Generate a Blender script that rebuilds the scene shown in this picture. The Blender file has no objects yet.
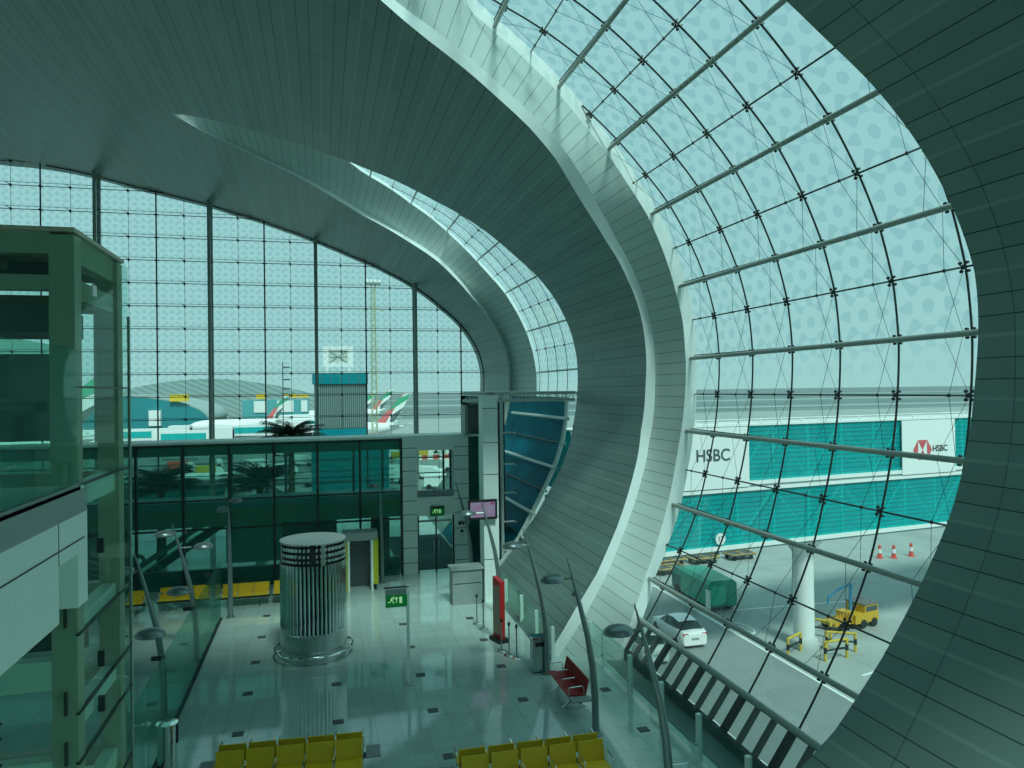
import bpy, math, random
import numpy as np
from mathutils import Vector, Matrix
random.seed(7)
sc = bpy.context.scene
COL = sc.collection

# ------------------------------------------------------------------ camera
EYE = 8.0
cam_d = bpy.data.cameras.new('camera')
cam_d.sensor_width = 36.0
cam_d.sensor_fit = 'HORIZONTAL'
cam_d.lens = 740.0 / 1024 * 36.0
cam_d.clip_end = 5000
cam = bpy.data.objects.new('camera', cam_d)
COL.objects.link(cam)
ya, pi_, ro = math.radians(14.4), math.radians(0.43), math.radians(-0.75)
def cam_dir(x, y, z):
    c, s = math.cos(ro), math.sin(ro)
    x, z = c*x - s*z, s*x + c*z
    c, s = math.cos(pi_), math.sin(pi_)
    y, z = c*y - s*z, s*y + c*z
    c, s = math.cos(ya), math.sin(ya)
    return Vector((c*x + s*y, -s*x + c*y, z))
rt, up, bk = cam_dir(1, 0, 0), cam_dir(0, 0, 1), -cam_dir(0, 1, 0)
cam.matrix_world = Matrix(((rt.x, up.x, bk.x, 0), (rt.y, up.y, bk.y, 0), (rt.z, up.z, bk.z, EYE), (0, 0, 0, 1)))
sc.camera = cam

# ------------------------------------------------------------------ sky, sun, exposure
sc.view_settings.view_transform = 'Standard'
sc.view_settings.look = 'None'
sc.view_settings.gamma = 1
sc.view_settings.use_curve_mapping = False
sc.view_settings.exposure = 0.0
sc.cycles.transparent_max_bounces = 40
sc.cycles.max_bounces = 10
sc.cycles.diffuse_bounces = 5
sc.cycles.caustics_reflective = False
sc.cycles.caustics_refractive = False
sc.cycles.sample_clamp_indirect = 6.0
world = bpy.data.worlds.new('hazy_sky')
sc.world = world
world.use_nodes = True
wn = world.node_tree.nodes; wl = world.node_tree.links
wn.clear()
wo = wn.new('ShaderNodeOutputWorld'); wb = wn.new('ShaderNodeBackground')
tc = wn.new('ShaderNodeTexCoord'); sx = wn.new('ShaderNodeSeparateXYZ'); cr = wn.new('ShaderNodeValToRGB')
wl.new(tc.outputs['Generated'], sx.inputs[0]); wl.new(sx.outputs['Z'], cr.inputs[0])
cr.color_ramp.elements[0].position = 0.0; cr.color_ramp.elements[0].color = (0.42, 0.68, 0.68, 1)
cr.color_ramp.elements[1].position = 0.9; cr.color_ramp.elements[1].color = (0.38, 0.66, 0.71, 1)
e_ = cr.color_ramp.elements.new(0.12); e_.color = (0.40, 0.67, 0.69, 1)
wl.new(cr.outputs[0], wb.inputs['Color']); wb.inputs['Strength'].default_value = 1.0
wl.new(wb.outputs[0], wo.inputs[0])
sun_d = bpy.data.lights.new('sun', 'SUN')
sun_d.energy = 2.9; sun_d.color = (0.86, 1.0, 0.93); sun_d.angle = math.radians(11.0)
sun = bpy.data.objects.new('sun', sun_d); COL.objects.link(sun)
SUN_DIR = Vector((0.10, -0.68, 0.92)).normalized()
sun.rotation_euler = SUN_DIR.to_track_quat('Z', 'Y').to_euler()

# ------------------------------------------------------------------ mesh helpers
class MB:
    def __init__(s): s.v = []; s.f = []; s.uv = None
    def add(s, vs, fs):
        o = len(s.v); s.v += [tuple(map(float, p)) for p in vs]; s.f += [tuple(i + o for i in f) for f in fs]; return s
    def box(s, x0, x1, y0, y1, z0, z1):
        return s.add([(x0,y0,z0),(x1,y0,z0),(x1,y1,z0),(x0,y1,z0),(x0,y0,z1),(x1,y0,z1),(x1,y1,z1),(x0,y1,z1)],
            [(0,3,2,1),(4,5,6,7),(0,1,5,4),(1,2,6,5),(2,3,7,6),(3,0,4,7)])
    def cbox(s, c, d, rz=0.0, ry=0.0):
        hx, hy, hz = d[0]/2, d[1]/2, d[2]/2
        R = Matrix.Rotation(rz, 3, 'Z') @ Matrix.Rotation(ry, 3, 'Y')
        vs = [tuple(Vector(c) + R @ Vector((a*hx, b*hy, g*hz))) for g in (-1,1) for a, b in ((-1,-1),(1,-1),(1,1),(-1,1))]
        return s.add(vs, [(0,3,2,1),(4,5,6,7),(0,1,5,4),(1,2,6,5),(2,3,7,6),(3,0,4,7)])
    def tube(s, pts, r, n=8, closed=False):
        pts = [Vector(p) for p in pts]; m = len(pts)
        rr = r if isinstance(r, (list, tuple)) else [r]*m
        vs = []; prev = None
        for i, p in enumerate(pts):
            if closed: t = (pts[(i+1) % m] - pts[i-1]).normalized()
            else: t = (pts[min(i+1, m-1)] - pts[max(i-1, 0)]).normalized()
            if prev is None:
                a = Vector((0,0,1)) if abs(t.z) < 0.9 else Vector((1,0,0))
                nrm = t.cross(a).normalized()
            else:
                nrm = (prev - t*prev.dot(t)).normalized()
            prev = nrm; b = t.cross(nrm)
            for k in range(n):
                an = 2*math.pi*k/n
                vs.append(p + (nrm*math.cos(an) + b*math.sin(an))*rr[i])
        fs = []
        for i in range(m if closed else m-1):
            j = (i+1) % m
            for k in range(n):
                l = (k+1) % n
                fs.append((i*n+k, i*n+l, j*n+l, j*n+k))
        if not closed: fs += [tuple(range(n))[::-1], tuple((m-1)*n + k for k in range(n))]
        return s.add(vs, fs)
    def lathe(s, prof, c=(0,0,0), n=24, a0=0, a1=2*math.pi):
        full = abs(a1 - a0 - 2*math.pi) < 1e-6
        k = n if full else n+1
        vs = [(c[0] + r*math.cos(a0+(a1-a0)*i/n), c[1] + r*math.sin(a0+(a1-a0)*i/n), c[2] + z) for r, z in prof for i in range(k)]
        fs = []
        for j in range(len(prof)-1):
            for i in range(n):
                l = (i+1) % k if full else i+1
                fs.append((j*k+i, j*k+l, (j+1)*k+l, (j+1)*k+i))
        return s.add(vs, fs)
    def prism(s, poly, axis, a, b):
        n = len(poly)
        def P(u, w, t):
            return {'X': (t, u, w), 'Y': (u, t, w), 'Z': (u, w, t)}[axis]
        vs = [P(u, w, a) for u, w in poly] + [P(u, w, b) for u, w in poly]
        fs = [tuple(range(n))[::-1], tuple(range(n, 2*n))] + [(i, (i+1) % n, n+(i+1) % n, n+i) for i in range(n)]
        return s.add(vs, fs)
    def build(s, name, mat, parent=None, smooth=False, label=None, kind=None, loc=None):
        me = bpy.data.meshes.new(name)
        me.from_pydata(s.v, [], s.f)
        me.materials.append(mat)
        if s.uv is not None:
            ul = me.uv_layers.new(name='UVMap')
            co = np.array([s.uv[l.vertex_index] for l in me.loops], dtype=np.float32).ravel()
            ul.data.foreach_set('uv', co)
        if smooth:
            me.polygons.foreach_set('use_smooth', [True]*len(me.polygons))
            try: me.set_sharp_from_angle(angle=math.radians(40))
            except Exception: pass
        me.update()
        o = bpy.data.objects.new(name, me); COL.objects.link(o)
        if parent is not None: o.parent = parent
        if label: o['label'] = label
        if kind: o['kind'] = kind
        if loc is not None: o.location = loc
        return o

def fixn(o):
    import bmesh
    bm = bmesh.new(); bm.from_mesh(o.data); bmesh.ops.recalc_face_normals(bm, faces=bm.faces[:]); bm.to_mesh(o.data); bm.free(); return o

def thing(name, label, cat, loc=(0,0,0), rz=0.0, group=None, kind=None):
    o = bpy.data.objects.new(name, None); COL.objects.link(o)
    o.empty_display_size = 0.2
    o.location = loc; o.rotation_euler = (0, 0, rz)
    o['label'] = label; o['category'] = cat
    if group: o['group'] = group
    if kind: o['kind'] = kind
    return o
def struct_root(name, label, loc=(0,0,0)):
    o = bpy.data.objects.new(name, None); COL.objects.link(o); o.location = loc
    o['kind'] = 'structure'; o['label'] = label
    return o
def tag(o, label, cat, group=None, kind=None):
    o['label'] = label; o['category'] = cat
    if group: o['group'] = group
    if kind: o['kind'] = kind
    return o
def dup(root, loc, rz=0.0, label=None, group=None):
    kids = {}
    for o in bpy.data.objects:
        if o.parent: kids.setdefault(o.parent.name, []).append(o)
    def rec(o, par):
        c = o.copy(); COL.objects.link(c)
        if par is not None: c.parent = par
        for k in kids.get(o.name, []): rec(k, c)
        return c
    r = rec(root, None)
    r.location = loc; r.rotation_euler = (0, 0, rz)
    if label: r['label'] = label
    if group: r['group'] = group
    return r

# ------------------------------------------------------------------ materials
def mat_new(name):
    m = bpy.data.materials.new(name); m.use_nodes = True
    nt = m.node_tree; nt.nodes.clear()
    out = nt.nodes.new('ShaderNodeOutputMaterial')
    return m, nt, out
def pbr(name, col, rough=0.5, metal=0.0, noise=0.0, nscale=6.0, bump=0.0, emit=None, es=0.0, spec=0.5):
    m, nt, out = mat_new(name)
    b = nt.nodes.new('ShaderNodeBsdfPrincipled'); nt.links.new(b.outputs[0], out.inputs[0])
    b.inputs['Roughness'].default_value = rough; b.inputs['Metallic'].default_value = metal
    b.inputs['Specular IOR Level'].default_value = spec
    b.inputs['Base Color'].default_value = (*col, 1)
    t = nt.nodes.new('ShaderNodeTexCoord'); n = nt.nodes.new('ShaderNodeTexNoise')
    n.inputs['Scale'].default_value = nscale; n.inputs['Detail'].default_value = 3
    nt.links.new(t.outputs['Object'], n.inputs['Vector'])
    mx = nt.nodes.new('ShaderNodeMix'); mx.data_type = 'RGBA'
    k = max(noise, 0.04)
    mx.inputs[6].default_value = (*[c*(1-k) for c in col], 1); mx.inputs[7].default_value = (*[min(1, c*(1+k)) for c in col], 1)
    nt.links.new(n.outputs['Fac'], mx.inputs[0]); nt.links.new(mx.outputs[2], b.inputs['Base Color'])
    if bump:
        bp = nt.nodes.new('ShaderNodeBump'); bp.inputs['Strength'].default_value = bump
        nt.links.new(n.outputs['Fac'], bp.inputs['Height']); nt.links.new(bp.outputs[0], b.inputs['Normal'])
    if emit:
        b.inputs['Emission Color'].default_value = (*emit, 1); b.inputs['Emission Strength'].default_value = es
    return m
class NG:
    """tiny expression helper over shader math nodes"""
    def __init__(s, nt): s.nt = nt
    def m(s, op, a, b=None, c=None):
        n = s.nt.nodes.new('ShaderNodeMath'); n.operation = op
        for i, v in enumerate((a, b, c)):
            if v is None: continue
            if isinstance(v, (int, float)): n.inputs[i].default_value = v
            else: s.nt.links.new(v, n.inputs[i])
        return n.outputs[0]
    def mixc(s, fac, a, b):
        n = s.nt.nodes.new('ShaderNodeMix'); n.data_type = 'RGBA'
        for i, v in ((0, fac), (6, a), (7, b)):
            if isinstance(v, (int, float)): n.inputs[i].default_value = v
            elif isinstance(v, tuple): n.inputs[i].default_value = (*v, 1)
            else: s.nt.links.new(v, n.inputs[i])
        return n.outputs[2]
def panel_mat(name, col, pitch=0.345, seam=(0.03, 0.06, 0.05), strip=None, cross=3.1, rough=0.38, seam_w=0.05, var=0.08):
    """long metal ceiling planks: u = girth, v = length along the hall"""
    m, nt, out = mat_new(name); g = NG(nt)
    b = nt.nodes.new('ShaderNodeBsdfPrincipled'); nt.links.new(b.outputs[0], out.inputs[0])
    b.inputs['Roughness'].default_value = rough
    uv = nt.nodes.new('ShaderNodeUVMap'); sp = nt.nodes.new('ShaderNodeSeparateXYZ')
    nt.links.new(uv.outputs[0], sp.inputs[0]); u, v = sp.outputs[0], sp.outputs[1]
    fr = g.m('FRACT', g.m('DIVIDE', u, pitch))
    line = g.m('LESS_THAN', fr, seam_w)
    cl = g.m('LESS_THAN', g.m('FRACT', g.m('DIVIDE', v, cross)), 0.006)
    wnn = nt.nodes.new('ShaderNodeTexWhiteNoise'); wnn.noise_dimensions = '2D'
    cb = nt.nodes.new('ShaderNodeCombineXYZ')
    nt.links.new(g.m('FLOOR', g.m('DIVIDE', u, pitch)), cb.inputs[0]); nt.links.new(g.m('FLOOR', g.m('DIVIDE', v, cross)), cb.inputs[1])
    nt.links.new(cb.outputs[0], wnn.inputs['Vector'])
    base = g.mixc(wnn.outputs['Value'], tuple(c*(1-var) for c in col), tuple(min(1, c*(1+var)) for c in col))
    if strip:
        st = g.m('LESS_THAN', g.m('FRACT', g.m('DIVIDE', g.m('ADD', u, pitch*0.5), pitch*3)), 0.075)
        # every third joint is a wider lighter cover strip
        third = g.m('LESS_THAN', g.m('FRACT', g.m('ADD', g.m('DIVIDE', u, pitch*3), 0.0)), 0.06)
        keep = g.m('SUBTRACT', 1.0, third)
        c1 = g.mixc(g.m('MULTIPLY', line, keep), base, seam)
        c2 = g.mixc(third, c1, strip)
    else:
        c2 = g.mixc(line, base, seam)
    c3 = g.mixc(g.m('MULTIPLY', cl, 0.6), c2, seam)
    nt.links.new(c3, b.inputs['Base Color'])
    return m
def glass_mat(name, col, frit=None, pu=1.24, pv=1.83, ou=0.0, ov=0.0, zmin=8.3, fresnel=1.35, haze=0.0, hazecol=(0.5,0.7,0.7), diff=None):
    """clear pane: tinted transmission with a mirror coat; frit = ceramic dot print in an eightfold star net"""
    m, nt, out = mat_new(name); g = NG(nt)
    tr = nt.nodes.new('ShaderNodeBsdfTransparent'); gl = nt.nodes.new('ShaderNodeBsdfGlossy')
    gl.inputs['Roughness'].default_value = 0.02; gl.inputs['Color'].default_value = (0.85, 0.95, 0.93, 1)
    lw_ = nt.nodes.new('ShaderNodeLayerWeight'); lw_.inputs['Blend'].default_value = 0.5
    fz_out = g.m('ADD', 0.02, g.m('MULTIPLY', g.m('POWER', lw_.outputs['Facing'], 4.0), (fresnel - 1.0)*1.3))
    mx = nt.nodes.new('ShaderNodeMixShader')
    nt.links.new(fz_out, mx.inputs[0]); nt.links.new(tr.outputs[0], mx.inputs[1]); nt.links.new(gl.outputs[0], mx.inputs[2])
    last = mx.outputs[0]
    tr.inputs['Color'].default_value = (*col, 1)
    if frit:
        uv = nt.nodes.new('ShaderNodeUVMap'); sp = nt.nodes.new('ShaderNodeSeparateXYZ'); nt.links.new(uv.outputs[0], sp.inputs[0])
        p = g.m('MULTIPLY', g.m('ADD', sp.outputs[0], ou), 2*math.pi/pu)
        q = g.m('MULTIPLY', g.m('ADD', sp.outputs[1], ov), 2*math.pi/pv)
        def cs(a, b2): return g.m('COSINE', g.m('ADD', g.m('MULTIPLY', p, float(a)), g.m('MULTIPLY', q, float(b2))))
        if pu == pv: f = g.m('ADD', g.m('ADD', cs(3, 0), cs(0, 4)), g.m('ADD', cs(2, 3), cs(2, -3)))
        else: f = g.m('ADD', g.m('ADD', cs(4, 0), cs(0, 4)), g.m('ADD', cs(3, 3), cs(3, -3)))
        msk = nt.nodes.new('ShaderNodeMapRange'); msk.interpolation_type = 'SMOOTHSTEP'
        msk.inputs['From Min'].default_value = 0.1; msk.inputs['From Max'].default_value = 0.9
        nt.links.new(f, msk.inputs['Value'])
        ge = nt.nodes.new('ShaderNodeNewGeometry'); s2 = nt.nodes.new('ShaderNodeSeparateXYZ'); nt.links.new(ge.outputs['Position'], s2.inputs[0])
        zf = nt.nodes.new('ShaderNodeMapRange'); zf.inputs['From Min'].default_value = zmin - 0.4; zf.inputs['From Max'].default_value = zmin + 1.0
        nt.links.new(s2.outputs[2], zf.inputs['Value'])
        fac = g.m('MULTIPLY', msk.outputs[0], zf.outputs[0])
        nt.links.new(g.mixc(fac, col, frit), tr.inputs['Color'])
    if diff:
        df = nt.nodes.new('ShaderNodeBsdfDiffuse'); df.inputs['Color'].default_value = (*hazecol, 1)
        m2 = nt.nodes.new('ShaderNodeMixShader'); m2.inputs[0].default_value = diff
        nt.links.new(last, m2.inputs[1]); nt.links.new(df.outputs[0], m2.inputs[2]); last = m2.outputs[0]
    nt.links.new(last, out.inputs[0])
    return m
def floor_mat():
    m, nt, out = mat_new('polished_tiles'); g = NG(nt)
    b = nt.nodes.new('ShaderNodeBsdfPrincipled'); nt.links.new(b.outputs[0], out.inputs[0])
    t = nt.nodes.new('ShaderNodeTexCoord'); sp = nt.nodes.new('ShaderNodeSeparateXYZ'); nt.links.new(t.outputs['Object'], sp.inputs[0])
    T = 2.335/4
    u = g.m('DIVIDE', g.m('SUBTRACT', sp.outputs[0], 0.28+T/2), T); v = g.m('DIVIDE', g.m('SUBTRACT', sp.outputs[1], 16.1+T/2), T)
    ln = g.m('MAXIMUM', g.m('LESS_THAN', g.m('FRACT', u), 0.014), g.m('LESS_THAN', g.m('FRACT', v), 0.014))
    wnn = nt.nodes.new('ShaderNodeTexWhiteNoise'); wnn.noise_dimensions = '2D'; cb = nt.nodes.new('ShaderNodeCombineXYZ')
    nt.links.new(g.m('FLOOR', u), cb.inputs[0]); nt.links.new(g.m('FLOOR', v), cb.inputs[1]); nt.links.new(cb.outputs[0], wnn.inputs['Vector'])
    base = g.mixc(wnn.outputs['Value'], (0.48, 0.61, 0.57), (0.54, 0.68, 0.635))
    nt.links.new(g.mixc(g.m('MULTIPLY', ln, 0.75), base, (0.16, 0.2, 0.19)), b.inputs['Base Color'])
    b.inputs['Roughness'].default_value = 0.06; b.inputs['IOR'].default_value = 1.85
    return m

SHELL = panel_mat('shell_planks', (0.21, 0.305, 0.27), strip=(0.28, 0.38, 0.34), seam=(0.02, 0.03, 0.026))  # same metal as the lining; shade and green light put into the colour
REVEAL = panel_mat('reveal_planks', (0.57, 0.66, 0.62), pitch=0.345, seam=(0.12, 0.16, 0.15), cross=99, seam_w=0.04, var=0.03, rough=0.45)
LIP = pbr('pale_edge_metal', (0.86, 0.93, 0.90), 0.4, noise=0.05)
FLOOR = floor_mat()
CARPET = pbr('dark_strip_stone', (0.19, 0.25, 0.24), 0.5, noise=0.1)
WHITEP = pbr('white_cladding', (0.86, 0.97, 0.92), 0.42, noise=0.04)
WHITEC = pbr('cream_plaster', (0.78, 0.90, 0.82), 0.6, noise=0.04)
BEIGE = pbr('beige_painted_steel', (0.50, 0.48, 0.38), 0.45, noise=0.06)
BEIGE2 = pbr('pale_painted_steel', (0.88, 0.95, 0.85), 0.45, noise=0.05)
STEEL = pbr('brushed_steel', (0.55, 0.60, 0.58), 0.28, 1.0, noise=0.1, nscale=30)
CHROME = pbr('mirror_steel', (0.78, 0.82, 0.80), 0.08, 1.0)
TUBE = pbr('grey_tube_paint', (0.36, 0.41, 0.37), 0.35, noise=0.04)
TUBEW = pbr('white_tube_paint', (0.72, 0.78, 0.75), 0.35, noise=0.04)
DARKM = pbr('dark_bronze_metal', (0.035, 0.05, 0.045), 0.4, 0.3)
LAMPG = pbr('lamp_grey_metal', (0.25, 0.31, 0.31), 0.35, 0.6)
BLACK = pbr('black_rubber', (0.012, 0.016, 0.015), 0.5)
RED = pbr('red_vinyl', (0.48, 0.02, 0.03), 0.4)
REDS = pbr('red_sign_paint', (0.50, 0.02, 0.02), 0.4)
YELLOW = pbr('yellow_seat_steel', (0.95, 0.62, 0.03), 0.42, noise=0.05)
YELP = pbr('yellow_panel', (0.50, 0.52, 0.02), 0.4)
GREYF = pbr('grey_laminate', (0.30, 0.36, 0.35), 0.5)
DKGREY = pbr('dark_grey_laminate', (0.09, 0.11, 0.11), 0.5)
CLEAR = glass_mat('railing_glass', (0.82, 0.94, 0.90), fresnel=1.12, diff=0.035, hazecol=(0.30, 0.48, 0.42))
GREENG = glass_mat('green_screen_glass', (0.66, 0.88, 0.80), fresnel=1.2, diff=0.12, hazecol=(0.22, 0.42, 0.36))
WGLASS = glass_mat('window_glass', (0.80, 0.93, 0.90), frit=(0.64, 0.81, 0.81), pu=1.0, pv=1.0)
EGLASS = glass_mat('end_wall_glass', (0.80, 0.93, 0.90), frit=(0.63, 0.81, 0.81), pu=1.55, pv=1.38, ou=0.77, ov=0.0)
TINTG = glass_mat('gallery_glass', (0.56, 0.84, 0.77), fresnel=1.3, diff=0.24, hazecol=(0.09, 0.26, 0.23))  # diffuse veil put into the glass to brighten the dark gallery behind
BLUEG = pbr('blue_film_glass', (0.0, 0.19, 0.26), 0.55, noise=0.6, nscale=0.8, spec=0.04)
TURQ = pbr('turquoise_glass', (0.015, 0.42, 0.42), 0.15, noise=0.25, nscale=3)
WHITE = pbr('white_paint', (0.82, 0.84, 0.82), 0.5)

# ------------------------------------------------------------------ hall section (polar about the eye line) and the window outlines
TH = [-56,-51,-43,-35,-27,-19,-11,-4,2,6,11,16,23,30,35,44,52,60,68,77,87,95,104,115,125,131.5,142.5,145.4]
RR = [10.35,10.2,10.0,9.9,9.95,10.15,10.4,10.52,10.58,10.65,10.62,10.5,10.22,9.85,9.55,9.25,9.05,8.9,8.9,8.98,9.4,9.95,10.8,12.4,14.7,16.8,22.5,24.33]
_fine = np.arange(-60, 146, 0.5)
_r = np.interp(_fine, TH, RR)
_k = np.exp(-0.5*(np.arange(-10, 11)/4.5)**2); _k /= _k.sum()
_rs = np.convolve(np.pad(_r, 10, mode='edge'), _k, mode='valid')
_rs[-12:] = _r[-12:]
def S(th): return float(np.interp(th, _fine, _rs))
GT = [(-56,12.4),(-45,11.95),(-42.6,11.82),(-37,11.55),(-31,11.51),(-25,11.53),(-19,11.59),(-13,11.6),(-7,11.67),(-1,11.75),(4,11.83),(10.6,11.88),(16,11.84),(22,11.73),(28.4,11.6),(34,11.42),(40.5,11.28),(46,11.18),(52.4,11.12),(65,11.0),(80,11.1),(87,11.4),(95,12.0),(105,12.9),(112,13.9),(117,14.7)]
def itab(t):
    xs = [a for a, b in t]; ys = [b for a, b in t]
    return lambda th: float(np.interp(th, xs, ys))
G = itab(GT)
def P(th, r, y): a = math.radians(th); return (r*math.cos(a), y, EYE + r*math.sin(a))
TAP = 117.0
E1 = itab([(-56,11.3),(-40,10.83),(-35,10.55),(-27,10.35),(-11,10.15),(0,10.05),(10,9.92),(18,9.97),(30,10.05),(40,10.15),(60,10.0),(87,10.3),(104,11.2),(114.5,12.1),(117,12.6)])
E2 = itab([(-56,30.2),(-43,29.8),(-32,29.3),(-19,29.4),(-4,29.9),(10,29.95),(30,29.6),(45,29.6),(63,29.8),(75,29.8),(87,30.2),(104,31.2),(114.5,32.1),(117,32.7)])
A1 = itab([(-56,21.1),(-49,21.25),(-42,21.45),(-35,21.45),(-26,21.85),(-17,22.45),(-8,23.0),(0,23.05),(8,22.95),(13,22.75),(20,22.45),(28.4,21.95),(39,20.8),(45.4,19.98),(52,19.38),(63,18.6),(72.6,17.97),(81,17.25),(94,15.8),(105,14.8),(112,13.8),(117,12.6)])
B1 = itab([(-56,20.5),(-48.5,20.65),(-42,20.72),(-34,20.9),(-26,21.3),(-18,21.77),(-10,22.25),(0,22.38),(6,22.38),(13,22.22),(20,21.88),(27.5,21.38),(37.7,20.1),(44,19.4),(50.7,18.85),(57.6,18.4),(64,17.95),(69,17.6),(79,17.0),(94,15.3),(105,14.4),(112,13.5),(117,12.6)])
D1 = itab([(-56,20.2),(-37,20.6),(-30,21.15),(-16,21.5),(0,21.78),(10,21.68),(21,21.42),(33,21.0),(46,20.45),(52,20.1),(58,19.76),(68,19.05),(77,17.8),(90,15.4),(105,13.4),(117,12.6)])
C1 = itab([(-56,20.8),(-37,21.25),(-31,21.72),(-19,22.3),(-10,22.5),(6,22.53),(16,22.4),(23.5,22.1),(33,21.72),(46,21.15),(58,20.4),(68,19.65),(77,18.4),(90,16.0),(105,13.8),(117,12.65)])
A2 = itab([(-56,41.1),(-35,41.4),(-17,42.0),(0,42.1),(8.6,41.98),(16,41.95),(23.5,41.7),(30,41.0),(36.4,40.2),(49,39.0),(67.4,38.05),(80,37.2),(94,35.75),(105,34.8),(112,34.0),(117,32.7)])
B2 = lambda th: A2(th) - 0.62*min(1, (TAP-th)/30.0)
D2 = itab([(-56,38.4),(-20,39.3),(-1,39.7),(4,39.85),(15,40.35),(26,40.6),(38.6,40.75),(51,40.2),(64,39.0),(77,37.3),(90,34.6),(105,32.9),(117,32.5)])
C2 = lambda th: D2(th) + 0.5*min(1, (TAP-th)/30.0)
def shift(f, d): return lambda th: f(th) + d
def arc_len(rf, ths):
    out = [0.0]
    for a, b in zip(ths[:-1], ths[1:]):
        p, q = Vector(P(a, rf(a), 0)), Vector(P(b, rf(b), 0)); out.append(out[-1] + (p - q).length)
    return out
def loft(c0, c1, n, ths, name, mat, parent=None, flip=False, mirror=False, uvmode='long', kind=None, label=None):
    """surface between two section curves c(th) -> point; n spans across"""
    mb = MB(); uv = []
    base = arc_len(S, ths)
    for i, th in enumerate(ths):
        p, q = Vector(c0(th)), Vector(c1(th))
        for j in range(n+1):
            w = p.lerp(q, j/n)
            if mirror: w = Vector((-40 - w.x, w.y, w.z))
            mb.v.append(tuple(w)); uv.append((base[i] + 50.0, w.y if uvmode == 'long' else (p - q).length*j/n + 5.0))
    for i in range(len(ths)-1):
        for j in range(n):
            f = (i*(n+1)+j, i*(n+1)+j+1, (i+1)*(n+1)+j+1, (i+1)*(n+1)+j)
            mb.f.append(f[::-1] if flip != mirror else f)
    mb.uv = uv
    return mb.build(name, mat, parent, smooth=True, kind=kind, label=label)
def cur(yf, rf, dr=0.0): return lambda th: P(th, rf(th) + dr, yf(th))
THW = [t for t in np.arange(-52, 117.01, 1.0)]
THC = [t for t in np.arange(117, 145.41, 0.4)] + [145.4]

def shell_piece(name, y0, y1, mirror=False, label=None):
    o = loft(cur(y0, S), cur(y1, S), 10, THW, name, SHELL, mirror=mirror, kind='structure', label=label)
    return o
def frame_window(idx, A, B, C, D, E, mirror=False):
    root = struct_root('trim_%d' % idx, 'pale metal lining around a tall leaf shaped window')
    lipw = lambda th: 0.34*min(1.0, (TAP - th)/8.0)
    lip_out = lambda th: P(th, S(th) + lipw(th), B(th)*(1 + lipw(th)/S(th)*0.9))
    loft(cur(A, S), lip_out, 1, THW, 'edge_strip', LIP, root, mirror=mirror)
    cin = lambda th: 0.42*min(1.0, (TAP - th)/25.0)
    c_in = lambda th: P(th, G(th) - cin(th), C(th)*(G(th) - cin(th))/G(th))
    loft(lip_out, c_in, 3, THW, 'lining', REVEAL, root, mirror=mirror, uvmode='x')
    loft(c_in, cur(D, G), 1, THW, 'outer_strip', LIP, root, mirror=mirror)
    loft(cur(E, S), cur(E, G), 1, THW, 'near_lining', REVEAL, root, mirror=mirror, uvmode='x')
    return root
yb = lambda th: -16.0
ye = lambda th: 50.0
shell_piece('wall_right', A1, E2, label='dark plank clad wall curving between the two leaf shaped windows')
shell_piece('wall_right_near', shift(A1, -20), E1, label='dark plank clad wall curving up at the right edge')
shell_piece('wall_right_far', A2, ye, label='plank clad wall curving to the far glazed end')
shell_piece('wall_right_back', yb, shift(E1, -20))
loft(lambda th: P(th, S(th), -16), lambda th: P(th, S(th), 50), 24, THC, 'ceiling', SHELL, kind='structure', label='dark metal plank ceiling arching over the hall')
loft(lambda th: P(th, S(th), -16), lambda th: P(th, S(th), 50), 24, THC, 'ceiling_left', SHELL, kind='structure', mirror=True)
frame_window(1, A1, B1, C1, D1, E1)
frame_window(2, A2, B2, C2, D2, E2)
frame_window(3, shift(A1,-20), shift(B1,-20), shift(C1,-20), shift(D1,-20), shift(E1,-20))
for k, (y0, y1) in enumerate(((yb, shift(E1,-20)), (shift(A1,-20), E1), (A1, E2), (A2, ye))):
    loft(cur(y0, S), cur(y1, S), 6, THW, 'wall_left' + ('' if k == 0 else '_%s' % ('near','mid','far')[k-1]), SHELL, mirror=True, kind='structure')
mb = MB().box(-52, 12, -16.3, -16, 0, 22); mb.build('wall_back', WHITEP, kind='structure')

# glazing ------------------------------------------------------------
ROWS = [-31.2,-25.3,-19.1,-13.2,-7.1,-1.1,4.6,10.6,16.2,22.1,28.4,34.0,40.5,46.2,52.4,58.6,64.8,71.0,77.2,83.4,89.6,95.5,101.5,107.5,112.5]
def row_coord(th):   # panel-normalised girth so that one star flower sits in each pane
    return float(np.interp(th, [-43, -37.2] + ROWS, list(range(-1, len(ROWS)+1)))) + 0.5
def glazing(D, E, ths, parent, mirror=False, y_first=11.33):
    mb = MB(); uv = []
    for th in ths:
        y0, y1 = D(th), E(th)
        for j in range(9):
            y = y0 + (y1-y0)*j/8
            w = P(th, G(th), y)
            if mirror: w = (-40 - w[0], w[1], w[2])
            mb.v.append(w); uv.append((row_coord(th), (y - y_first)/1.83 + 0.5))
    for i in range(len(ths)-1):
        for j in range(8): mb.f.append((i*9+j, i*9+j+1, (i+1)*9+j+1, (i+1)*9+j))
    mb.uv = uv
    return mb.build('glass', WGLASS, parent, smooth=True)
def spider_mesh(scale=1.0):
    mb = MB()
    mb.lathe([(0.0,-0.03),(0.06,-0.03),(0.06,0.05),(0.0,0.05)], n=8)
    for a in (45, 135, 225, 315):
        c, s_ = math.cos(math.radians(a)), math.sin(math.radians(a))
        mb.tube([(0,0,0.0),(0.10*c,0.10*s_,0.03),(0.17*c,0.17*s_,0.0),(0.17*c,0.17*s_,-0.10)], 0.022, 5)
        mb.lathe([(0,-0.06),(0.045,-0.06),(0.045,0.01),(0,0.01)], (0.17*c,0.17*s_,0), 8)
    return mb
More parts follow.
